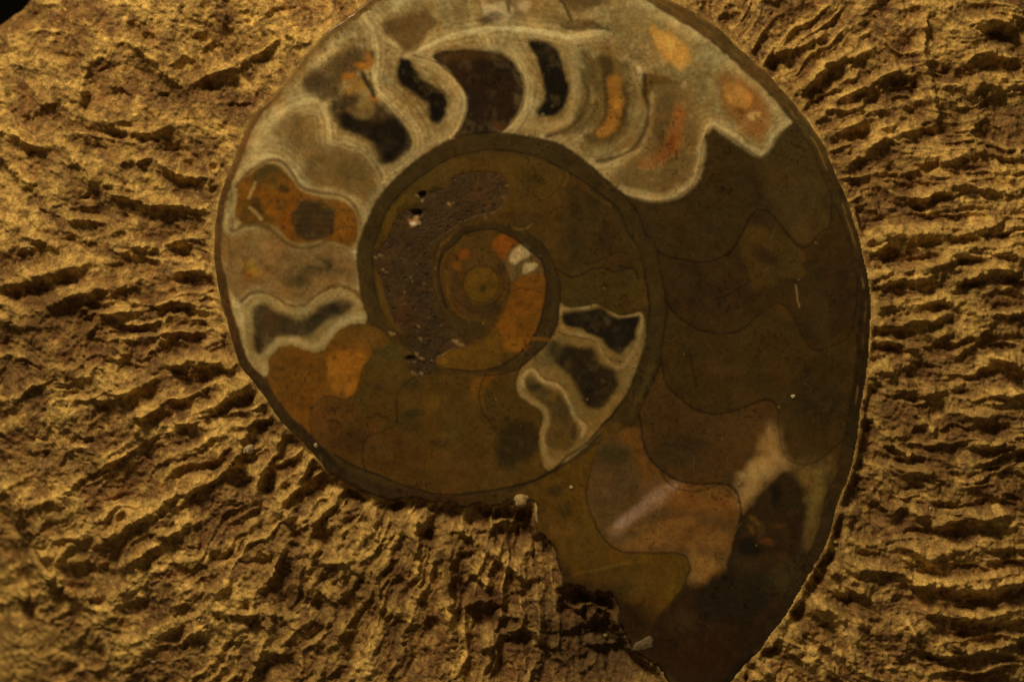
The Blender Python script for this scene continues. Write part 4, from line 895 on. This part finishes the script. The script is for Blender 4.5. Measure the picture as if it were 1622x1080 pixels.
RIDGES = [
 [(1225,83),(1269,70),(1312,50)],[(1269,143),(1315,103),(1359,87),(1385,74)],[(1325,160),(1359,140),(1399,123),(1435,110)],[(1365,163),(1372,177),(1399,173)],[(1322,213),(1369,190),(1410,196)],
 [(1475,10),(1465,60),(1472,110),(1479,167),(1482,193)],[(1489,140),(1542,130),(1602,137),(1640,134)],[(1529,93),(1569,83),(1615,93)],[(1549,27),(1580,32),(1615,43)],[(1342,263),(1382,227),(1422,213),(1465,197)],
 [(1435,317),(1482,300),(1525,293),(1582,300),(1630,293)],[(1499,253),(1549,240),(1630,247)],[(1364,381),(1404,374),(1444,372),(1484,374),(1520,372),(1560,363),(1584,350)],[(1369,394),(1389,399),(1405,386)],
 [(1378,437),(1418,426),(1449,428),(1484,421),(1515,414)],[(1502,399),(1540,394),(1582,397),(1635,408)],[(1380,454),(1429,446),(1493,439),(1522,446),(1573,428),(1600,432)],[(1382,486),(1418,483),(1475,472),(1502,477)],
 [(1386,514),(1431,512),(1462,506),(1498,499),(1558,497)],[(1382,539),(1418,541),(1462,548),(1498,526)],[(1515,563),(1535,550),(1553,537)],[(1573,501),(1630,494)],[(1378,589),(1404,589),(1426,602),(1444,609)],
 [(1418,620),(1462,618),(1498,624)],[(1580,624),(1630,627)],[(1584,569),(1630,584)],[(1453,653),(1469,671),(1480,689)],[(1538,660),(1573,667)],[(1406,689),(1435,689)],[(1540,707),(1584,704),(1630,711)],
 [(1406,704),(1431,711),(1455,722)],[(1409,740),(1453,749),(1484,751)],[(1383,783),(1409,809),(1435,803),(1456,814),(1479,832)],[(1485,829),(1523,821),(1565,819),(1606,819)],
 [(1415,855),(1443,866),(1474,881),(1508,871),(1539,868),(1586,868),(1635,868)],[(1347,884),(1363,899),(1394,902),(1430,912),(1461,928),(1513,925),(1565,915),(1600,912)],[(1513,936),(1578,928),(1630,920)],
 [(1293,964),(1316,967),(1332,982)],[(1311,899),(1326,925),(1342,946)],[(1347,930),(1371,946)],[(1469,972),(1513,972),(1552,980),(1596,977)],[(1280,1000),(1306,1021),(1339,1047)],[(1210,1029),(1233,1008),(1246,1024),(1267,1042),(1285,1056)],
 [(1513,1021),(1552,1034),(1617,1024)],[(1202,1046),(1218,1062),(1240,1085)],[(1363,987),(1389,1000)],[(1430,982),(1456,1016)],
 [(675,817),(657,840),(660,877),(662,916),(662,949)],[(699,871),(711,884),(714,905),(711,941),(714,988)],[(769,866),(805,892),(833,918)],[(745,900),(776,931)],[(743,960),(776,947)],[(761,1032),(802,1006),(820,996),(844,1001),(875,1022)],
 [(787,975),(833,978)],[(730,840),(756,859)],[(911,965),(940,962),(968,967),(971,988)],[(937,1024),(968,1024)],[(769,838),(807,822)],[(375,720),(366,738)],[(434,723),(419,744),(410,770),(399,803)],
 [(481,720),(484,738),(473,759),(455,785),(443,806)],[(467,797),(455,824)],[(496,723),(520,747)],[(508,815),(496,839),(481,865)],[(461,859),(437,889),(428,913),(407,936),(372,960)],[(327,753),(283,779),(247,803),(200,833),(150,860)],
 [(313,821),(271,844),(236,871),(200,895),(170,905)],[(541,794),(541,818)],[(588,794),(594,833),(600,865)],[(505,889),(547,892)],[(499,868),(493,898),(496,945)],[(478,898),(475,936)],[(538,904),(544,942)],[(544,972),(538,1007),(523,1034)],
 [(428,978),(419,1016),(400,1053),(393,1085)],[(597,910),(600,966)],[(348,975),(401,975)],[(425,972),(455,978)],[(304,1001),(280,1022)],[(360,918),(327,948)],[(513,1050),(500,1077)],
 [(173,307),(233,320),(283,327),(317,333)],[(187,258),(213,250),(253,260),(287,280),(327,283)],[(200,60),(240,97),(283,133)],[(-10,203),(33,220),(67,233)],[(133,83),(130,133),(127,157)],[(307,130),(350,113),(400,90),(437,67)],
 [(160,187),(187,200),(240,210),(267,197)],[(433,50),(470,62),(500,63)],[(-10,247),(27,277),(50,300)],[(97,230),(133,267),(150,290)],[(267,379),(317,376)],[(276,433),(323,427)],[(178,453),(231,439)],[(207,391),(240,389)],
 [(36,373),(89,388)],[(-10,456),(59,433),(127,418)],[(267,477),(326,486)],[(80,483),(127,465),(166,459)],[(142,530),(160,504)],[(166,498),(219,489)],[(252,536),(267,498)],[(113,345),(160,350)],
 [(267,577),(307,570),(350,570)],[(397,603),(367,627),(327,657)],[(413,647),(397,673),(383,707),(367,733)],[(450,683),(440,710)],[(283,670),(320,670)],[(260,647),(207,667),(220,690)],[(150,630),(200,623),(240,600)],[(350,560),(367,587)],[(100,870),(77,893)],[(233,560),(262,535)]]
PITS = [(1159,33,15,13,0),(1220,62,13,9,0),(1239,110,18,13,0),(1255,100,8,8,0),(1359,103,15,10,0),(1322,123,22,14,0),(1299,153,25,15,0),(1385,157,20,12,-20),(1435,77,20,12,-20),(1455,180,16,12,0),(1452,140,10,10,0),(1505,110,10,10,0),(1582,110,25,15,0),(1562,170,40,18,0),(1485,147,8,8,0),(1572,217,28,18,0),(1365,213,25,10,0),(1482,213,25,10,-25),(1362,263,15,15,0),(1422,277,14,10,0),(1475,267,25,8,-25),(1445,333,30,8,0),(1492,317,20,10,0),(1582,52,25,8,10),
 (1386,350,25,12,0),(1378,368,12,10,0),(1475,343,22,8,0),(1404,403,25,12,-10),(1446,403,15,14,0),(1475,389,20,6,0),(1526,379,14,6,0),(1593,374,12,5,0),(1462,412,25,6,-8),(1529,414,16,8,0),(1386,461,12,12,0),(1424,454,25,8,0),(1469,459,28,7,0),(1526,461,14,9,0),(1609,441,25,8,0),(1455,477,15,6,0),(1591,486,30,6,-8),(1413,494,20,7,-20),(1460,523,24,12,-15),(1395,528,12,8,0),(1431,530,14,8,-20),(1404,550,15,9,0),(1486,539,12,7,0),(1582,552,20,12,0),(1533,499,14,5,0),
 (1404,598,20,8,20),(1453,598,25,12,0),(1466,580,20,6,0),(1444,633,35,9,0),(1480,656,22,16,0),(1460,680,10,9,0),(1440,729,30,10,10),(1366,733,8,18,0),(1378,684,8,14,0),(1389,620,12,10,0),(1455,782,25,12,0),(1495,778,14,10,0),(1573,698,35,7,0),(1558,649,30,6,0),(1609,644,18,8,0),(1529,620,16,6,0),(1573,593,22,10,0),(1569,744,25,5,0),(1618,735,10,10,0),(1582,680,20,6,0),
 (1329,842,14,16,0),(1391,816,14,12,0),(1461,847,22,8,10),(1529,847,35,12,0),(1591,850,25,7,0),(1500,806,20,10,0),(1578,801,35,10,0),(1461,904,22,10,0),(1539,894,30,10,-8),(1552,961,40,7,-8),(1370,917,25,8,20),(1352,956,12,8,0),(1316,995,20,14,30),(1285,1018,14,14,0),(1236,1029,10,12,0),(1539,1010,40,6,0),(1383,985,15,7,0),(1485,982,20,5,20),(1295,904,9,25,40),(1482,1044,20,6,25),(1599,891,20,8,-20),
 (813,848,40,12,-5),(678,848,14,14,0),(735,856,22,14,0),(737,884,18,7,0),(688,916,10,18,0),(761,983,40,18,0),(755,926,20,10,-40),(823,1014,35,16,-15),(898,973,25,12,0),(940,947,35,10,0),(823,947,16,9,0),(691,807,22,10,0),(628,804,12,8,0),(766,807,20,8,0),(742,832,9,8,0),(685,1000,12,16,0),(955,993,25,9,0),(924,1006,40,12,0),(841,928,18,10,0),
 (384,738,16,16,0),(384,770,20,12,0),(449,738,18,12,0),(425,770,12,18,15),(508,738,14,14,0),(511,788,16,18,0),(561,791,16,12,0),(564,838,20,14,0),(473,839,8,22,0),(523,856,22,16,0),(342,889,22,14,0),(410,892,18,12,0),(256,892,30,12,-25),(452,910,20,10,-30),(517,927,14,16,0),(511,966,28,18,0),(564,927,16,14,0),(573,963,14,18,0),(342,984,16,8,0),(387,990,20,10,0),(283,981,26,14,-20),(505,1010,10,24,35),(443,927,20,9,-35),(627,803,14,8,0),(671,844,12,14,0),
 (230,63,16,9,20),(210,47,12,6,0),(287,107,14,14,0),(337,83,16,13,0),(363,53,14,18,0),(393,27,20,10,0),(440,20,25,5,-20),(263,160,24,12,0),(330,140,16,10,0),(190,153,22,10,20),(357,203,13,8,0),(13,172,7,7,0),(37,187,10,10,0),(67,193,28,20,0),(143,240,20,15,0),(187,213,16,6,0),(277,240,20,12,0),(233,223,18,6,0),(313,260,6,6,0),(337,267,6,6,0),(167,107,20,8,-10),(227,117,16,8,20),(240,343,55,10,5),(337,303,8,8,0),(40,247,10,10,0),(97,90,22,8,10),(293,297,20,6,0),(320,60,14,8,0),(473,60,25,10,0),(377,130,25,12,-20),(380,170,22,6,0),(33,20,15,10,0),(323,10,12,8,0),
 (65,459,55,14,-14),(199,421,24,14,0),(293,400,16,9,0),(187,483,16,9,0),(148,483,12,7,0),(104,507,35,16,0),(136,515,16,14,0),(296,444,18,9,0),(287,498,20,6,0),(213,527,16,8,0),(323,519,12,5,0),(190,373,16,5,0),(133,311,12,4,-35),(68,338,12,4,15),(113,379,14,6,0),(41,406,20,8,-20),(335,468,6,6,0),(356,542,6,12,0),(18,468,15,12,0),
 (190,583,35,20,-10),(117,620,22,14,0),(307,627,14,12,0),(277,593,14,10,0),(320,603,14,8,0),(387,637,20,18,0),(380,590,8,6,0),(340,660,20,14,0),(413,683,16,20,0),(357,543,6,10,0),(317,543,14,10,0),(107,577,12,7,0),(100,697,20,10,40),(63,730,8,10,0),(140,753,14,5,-40),(193,790,22,5,-20),(240,677,20,10,-20),(157,683,10,4,0),(377,767,18,12,0),(233,727,18,3,35),(333,740,10,10,0),
 (117,987,26,14,0),(117,917,30,12,0),(53,880,10,6,0),(200,973,26,12,-20),(267,1017,14,10,0),(150,967,16,8,0),(123,1047,25,10,0),(207,840,24,6,-32),(250,823,24,6,-32),(367,1030,22,8,-20)]

theta = np.arctan2(QY - 450, QX - 850); rr = np.hypot(QX - 850, QY - 450)
ribness = 1 - 0.6 * np.exp(-((theta + 2.35) / 0.75) ** 2)
wr = sst(1330, 1470, QX)
H = np.zeros(QX.shape)
# coarse broken relief
H += 7.0 * fbm(QX, QY, 95, 3, 111) + 3.0 * fbm(HX, HY, 42, 3, 112)
f1, f2, wid = worley(HX * 0.9, HY * 1.1, 40, 113)
H += 2.2 * (wid - 0.5) * sst(0.0, 0.5, f2 - f1)
# radial rib grain left by the shell
wob = 14 * fbm(QX, QY, 80, 2, 121) + 7 * fbm(QX, QY, 28, 3, 123)
th2 = np.mod(theta + np.pi / 2, 2 * np.pi)      # the angle wraps straight up, under the fossil
rA = fbm(th2 * 470.0 + wob, rr * 0.20, 24, 3, 122, 0.5, True)
rB = fbm(QY * 0.92 - 0.05 * QX + wob, (HX + 0.35 * HY) * 0.20, 24, 3, 124, 0.5, True)
rg = rA * (1 - wr) + rB * wr
H += 11.0 * ribness * rg
f1, f2, wid = worley(HX, HY, 15, 115)
H += 1.4 * (wid - 0.5) * sst(0.0, 0.4, f2 - f1)
H += 3.6 * fbm(HX, HY, 14, 4, 116, 0.6) + 2.3 * fbm(HX, HY, 5.6, 2, 117, 0.6)
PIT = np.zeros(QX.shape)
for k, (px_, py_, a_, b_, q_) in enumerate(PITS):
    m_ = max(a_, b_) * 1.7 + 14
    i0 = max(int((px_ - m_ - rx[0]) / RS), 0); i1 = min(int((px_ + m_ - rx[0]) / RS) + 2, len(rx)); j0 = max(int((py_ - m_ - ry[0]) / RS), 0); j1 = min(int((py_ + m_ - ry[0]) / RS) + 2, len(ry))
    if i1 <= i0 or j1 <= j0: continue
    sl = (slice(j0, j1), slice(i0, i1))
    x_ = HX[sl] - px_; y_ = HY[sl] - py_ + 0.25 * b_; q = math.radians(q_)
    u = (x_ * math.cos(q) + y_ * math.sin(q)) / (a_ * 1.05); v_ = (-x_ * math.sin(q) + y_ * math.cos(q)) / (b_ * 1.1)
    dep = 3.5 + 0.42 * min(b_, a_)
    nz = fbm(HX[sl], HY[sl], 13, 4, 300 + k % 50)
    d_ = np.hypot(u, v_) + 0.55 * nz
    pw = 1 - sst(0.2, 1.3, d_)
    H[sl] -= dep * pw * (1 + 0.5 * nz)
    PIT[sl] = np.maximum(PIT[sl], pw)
CREST = np.zeros(QX.shape); RLAB = np.zeros(QX.shape, np.int32)
for k, pts in enumerate(RIDGES):
    p = smooth(pts, False, 4); m_ = 26
    i0 = max(int((p[:, 0].min() - m_ - rx[0]) / RS), 0); i1 = min(int((p[:, 0].max() + m_ - rx[0]) / RS) + 2, len(rx)); j0 = max(int((p[:, 1].min() - m_ - ry[0]) / RS), 0); j1 = min(int((p[:, 1].max() + m_ - ry[0]) / RS) + 2, len(ry))
    sl = (slice(j0, j1), slice(i0, i1))
    d_, t_ = seg_dist(HX[sl], HY[sl], p)
    L_ = np.hypot(*(p[1:] - p[:-1]).T).sum()
    wd = 6.5 if L_ < 60 else 8.0
    tap = np.clip(np.minimum(t_, 1 - t_) * L_ / 12, 0, 1) * 0.4 + 0.6
    g_ = np.exp(-(d_ / wd) ** 1.6) * tap
    H[sl] += 15.5 * g_ * (0.85 + 0.8 * fbm(QX[sl], QY[sl], 20, 3, 130 + k))
    CREST[sl] = np.maximum(CREST[sl], g_)
    RLAB[sl] = np.where((g_ > 0.55) & (D[sl] > 3), k + 1, RLAB[sl])
# raised plates
for (px_, py_, a_, b_, q_, h_) in ((1582,36,34,12,10,8),(33,820,34,40,0,12),(8,800,12,40,0,8),(1545,520,34,18,-15,5),(60,917,13,7,20,12),(14,950,12,16,10,14),(130,947,11,9,0,8),(93,950,11,9,0,8),(60,870,24,22,0,9),(787,954,16,10,0,8)):
    x_ = HX - px_; y_ = HY - py_; q = math.radians(q_)
    u = (x_ * math.cos(q) + y_ * math.sin(q)) / a_; v_ = (-x_ * math.sin(q) + y_ * math.cos(q)) / b_
    H += h_ * (1 - sst(0.75, 1.1, np.hypot(u, v_)))
# lie of the slab, and how it meets the cut face
BASE = -9 - 7 * sst(0, 60, D)
BASE = BASE - 210 * (np.clip((np.hypot(QX - 850, QY - 500) - 700) / 520, 0, 2)) ** 2 - 70 * sst(0, 1, ((300 - QX) + (QY - 700)) / 700)
dbrk, _ = seg_dist(QX, QY, [(499,716),(524,748),(607,790),(711,800),(800,800),(855,845),(881,900),(968,945),(1001,1020)])
BASE = BASE - 16 * np.exp(-(dbrk / 40) ** 2) - 30 * np.exp(-(np.hypot((QX - 985) / 75, (QY - 1035) / 60)) ** 2) - 14 * np.exp(-(np.hypot((QX - 900) / 60, (QY - 950) / 30)) ** 2)
right_e = ((QX > 1210) & (QY > 330)) * 1.0
BASE = BASE - 6 * right_e * np.exp(-((D - 17) / 9) ** 2) * sst(-0.3, 0.3, fbm(QX, QY, 24, 3, 141))
BASE = BASE - 9 * ((QX < 1330) & (QX > 1180) & (QY > 860)) * np.exp(-((D - 16) / 9) ** 2)
e_ = sst(1, 15, D + 3 * fbm(QX, QY, 12, 3, 142))
rim = -2.2 + 1.6 * fbm(QX, QY, 9, 3, 143) - 8 * np.exp(-(dbrk / 24) ** 2)
er = sst(2.5, 10.0, D + 3.5 * fbm(QX, QY, 12, 3, 142))
rim = np.where(right_e > 0, 0.7 + 1.0 * fbm(QX, QY, 9, 3, 143), rim)
e_ = np.where(right_e > 0, er, e_)
ZR = rim * (1 - e_) + (BASE + H * 1.15) * e_
ZR = np.where((D < 40) & (D > -3), np.minimum(ZR, 1.5 + np.clip(D, 0, 40) * 0.12), ZR)
ZR = np.where(D < -2, -30, ZR)
ZR = ZR - 26 * (1 - sst(0, 34, RD)) ** 2          # broken, rounded-over outer edge
# stone colours, with some light and shade painted in
t1 = fbm(QX, QY, 70, 4, 151); t2 = fbm(HX, HY, 26, 4, 152); t3 = fbm(HX, HY, 11, 4, 153); t4 = fbm(QX, QY, 150, 3, 154)
tan_ = np.array([0.315, 0.187, 0.056]); yel = np.array([0.76, 0.525, 0.155]); brn = np.array([0.160, 0.080, 0.027]); gry = np.array([0.27, 0.175, 0.085]); red = np.array([0.38, 0.175, 0.055]); drk = np.array([0.095, 0.058, 0.024])
RC = np.tile(tan_, QX.shape + (1,))
def rmix(a, c):
    global RC
    a = np.clip(a, 0, 1)[..., None]; RC = RC * (1 - a) + c * a
rmix(0.8 * sst(0.0, 0.45, t2), brn); rmix(0.6 * sst(0.05, 0.5, -t3), gry); rmix(0.55 * sst(0.1, 0.5, t1), brn * 1.15); rmix(0.6 * sst(0.25, 0.6, t3 + 0.3 * t4), red)
rmix(0.6 * sst(0.1, 0.5, -t2 - 0.4 * t1), yel); rmix(0.7 * sst(0.3, 0.7, fbm(HX, HY, 19, 4, 155)), drk)
rmix(0.85 * sst(-0.06, 0.28, fbm(HX, HY, 24, 4, 156) + 0.45 * (PIT - 0.35)), brn * 0.85)  # random brown patches, plus shade painted into the pits
rmix(0.9 * CREST * (0.75 + 0.9 * t3), yel)  # ridge crests lightened in colour, as if lit
rmix(0.8 * sst(0.2, 0.7, rg) * (0.8 + 0.9 * t3), yel); rmix(0.55 * sst(0.3, 0.7, t1 + 0.4 * t3) * np.exp(-((QX - 330) / 420) ** 2 - ((QY - 60) / 330) ** 2), yel); rmix(0.5 * ribness * sst(0.0, 0.6, -rg + 0.3 * t2), brn)  # rib crests painted as lit, grooves as shaded; yellow at upper left
rmix(0.9 * np.exp(-(np.hypot((QX - 950) / 130, (QY - 1010) / 90)) ** 2), drk)  # shade painted on the rock round the mouth
t5 = fbm(QX, QY, 4.2, 2, 157); t6 = fbm(QX, QY, 9, 3, 158)
rmix(0.35 * sst(0.1, 0.7, t5 + 0.5 * t6), drk); rmix(0.28 * sst(0.1, 0.7, -t5 + 0.5 * t6), yel)
t7 = fbm(HX, HY, 16, 4, 159); rmix(0.6 * sst(0.05, 0.5, t7), brn); rmix(0.45 * sst(0.1, 0.5, -t7), tan_ * 1.25)
rmix(0.85 * np.exp(-(np.hypot((QX - 965) / 120, (QY - 1010) / 80)) ** 4), drk)  # second coat of painted shade by the mouth
rmix(0.7 * (1 - sst(2, 9, D)) * (1 - np.exp(-(dbrk / 30) ** 2)) * (1 - 0.8 * ((QX < 1120) & (QY > 900))) * sst(-0.35, 0.25, fbm(QX, QY, 16, 3, 171)), yel * 0.8)
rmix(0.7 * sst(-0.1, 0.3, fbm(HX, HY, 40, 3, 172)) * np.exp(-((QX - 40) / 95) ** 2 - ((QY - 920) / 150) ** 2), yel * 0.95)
pat = sst(-0.25, 0.25, fbm(HX, HY, 48, 4, 161))
rmix(0.95 * pat * np.exp(-((QX - 790) / 270) ** 2 - ((QY - 940) / 140) ** 2), brn * 0.75); rmix(0.5 * pat * np.exp(-((QX - 1480) / 220) ** 2 - ((QY - 760) / 320) ** 2), brn * 0.8); rmix(0.8 * pat * np.exp(-((QX - 130) / 170) ** 2 - ((QY - 500) / 70) ** 2), brn * 0.8)  # dim light at lower centre and right painted as brown; left browner
RC = RC * (1 + 0.15 * t4)[..., None]
RC = np.clip(RC, 0.01, 0.8)

ROCK = empty('rough_rock', 'rough tan limestone with radiating rib ridges and pits, surrounding the polished ammonite', 'rock')
rkeep = RIN & (D > -7)
cell = rkeep[:-1, :-1] | rkeep[1:, :-1] | rkeep[:-1, 1:] | rkeep[1:, 1:]
sn = ~RIN & (RD < 4)
RPX = np.where(sn, RNX, QX); RPY = np.where(sn, RNY, QY)
rl = RLAB[:-1, :-1] * cell
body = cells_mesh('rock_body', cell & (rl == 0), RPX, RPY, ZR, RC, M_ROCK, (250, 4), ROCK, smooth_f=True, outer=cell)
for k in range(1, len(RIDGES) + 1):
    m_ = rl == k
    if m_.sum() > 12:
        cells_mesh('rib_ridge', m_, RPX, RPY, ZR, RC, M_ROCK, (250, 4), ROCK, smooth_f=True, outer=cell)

def zat(x, y):
    return ZR[int((y - ry[0]) / RS), int((x - rx[0]) / RS)]
def place(name, x, y, z, rx_, ry_, rz_, mat, parent, seed, rot=0.0, label=None):
    o = obj(name, lump_mesh(name, rx_, ry_, rz_, mat, seed, rot), parent)
    o.location = ((x - CX) * S, (CY - y) * S, z * S)
    if label: o['label'] = label
    return o
# pale grains lodged in the rock
place('calcite_grain', 393, 712, zat(393, 712) + 3, 7.5, 6.5, 6, M_GRAIN, ROCK, 3, 0.4, 'white rounded grain at the lower left')
place('calcite_grain', 825, 793, -2, 13, 10, 8, M_TAN, ROCK, 8, 0.3, 'pale tan lump at the broken lower edge')
place('calcite_grain', 850, 812, -2, 3, 21, 5, M_TAN, ROCK, 12, 0.08, 'thin upright sliver at the broken lower edge')
for k, (x_, y_, r_) in enumerate(((233,1057,4),(315,1030,4),(41,393,5),(386,716,3.5),(1475,806,3),(1500,800,3),(100,640,3),(214,723,2.5),(312,985,3),(960,1012,4))):
    place('calcite_grain', x_, y_, zat(x_, y_) + 1, r_, r_ * 0.8, r_ * 0.8, M_GRAIN, ROCK, 20 + k, k)
# beads on the polished face
for k, (x_, y_, r_) in enumerate(((1256,628,3.4),(905,772,3.2),(500,705,3.4))):
    place('calcite_bead', x_, y_, 0.3, r_, r_, 1.4, M_GRAIN, FOSSIL, 50 + k)
place('calcite_bead', 1020, 1020, 0.0, 15, 9, 1.6, M_FLAKE, FOSSIL, 61, 0.4, 'dull pale flake near the mouth')

# ---------------------------------------------------------------- dark surface underneath
n_ = 24
u_ = np.linspace(-0.6, 0.6, n_)
TX, TY = np.meshgrid(u_, u_)
co = np.stack([TX.ravel(), TY.ravel(), (-0.027 + 0.0003 * (vn(TX * 30 + 50, TY * 30 + 50, 9) - 1)).ravel()], 1)
idx = np.arange(n_ * n_).reshape(n_, n_)
Fq = np.stack([idx[:-1, :-1].ravel(), idx[:-1, 1:].ravel(), idx[1:, 1:].ravel(), idx[1:, :-1].ravel()], 1)
tb = obj('ground', mesh_from('ground', co, Fq, M_TABLE, None, True))
tb['kind'] = 'structure'
print('parts', len(COL.objects), 'chambers', nch, 'septa', nsep)
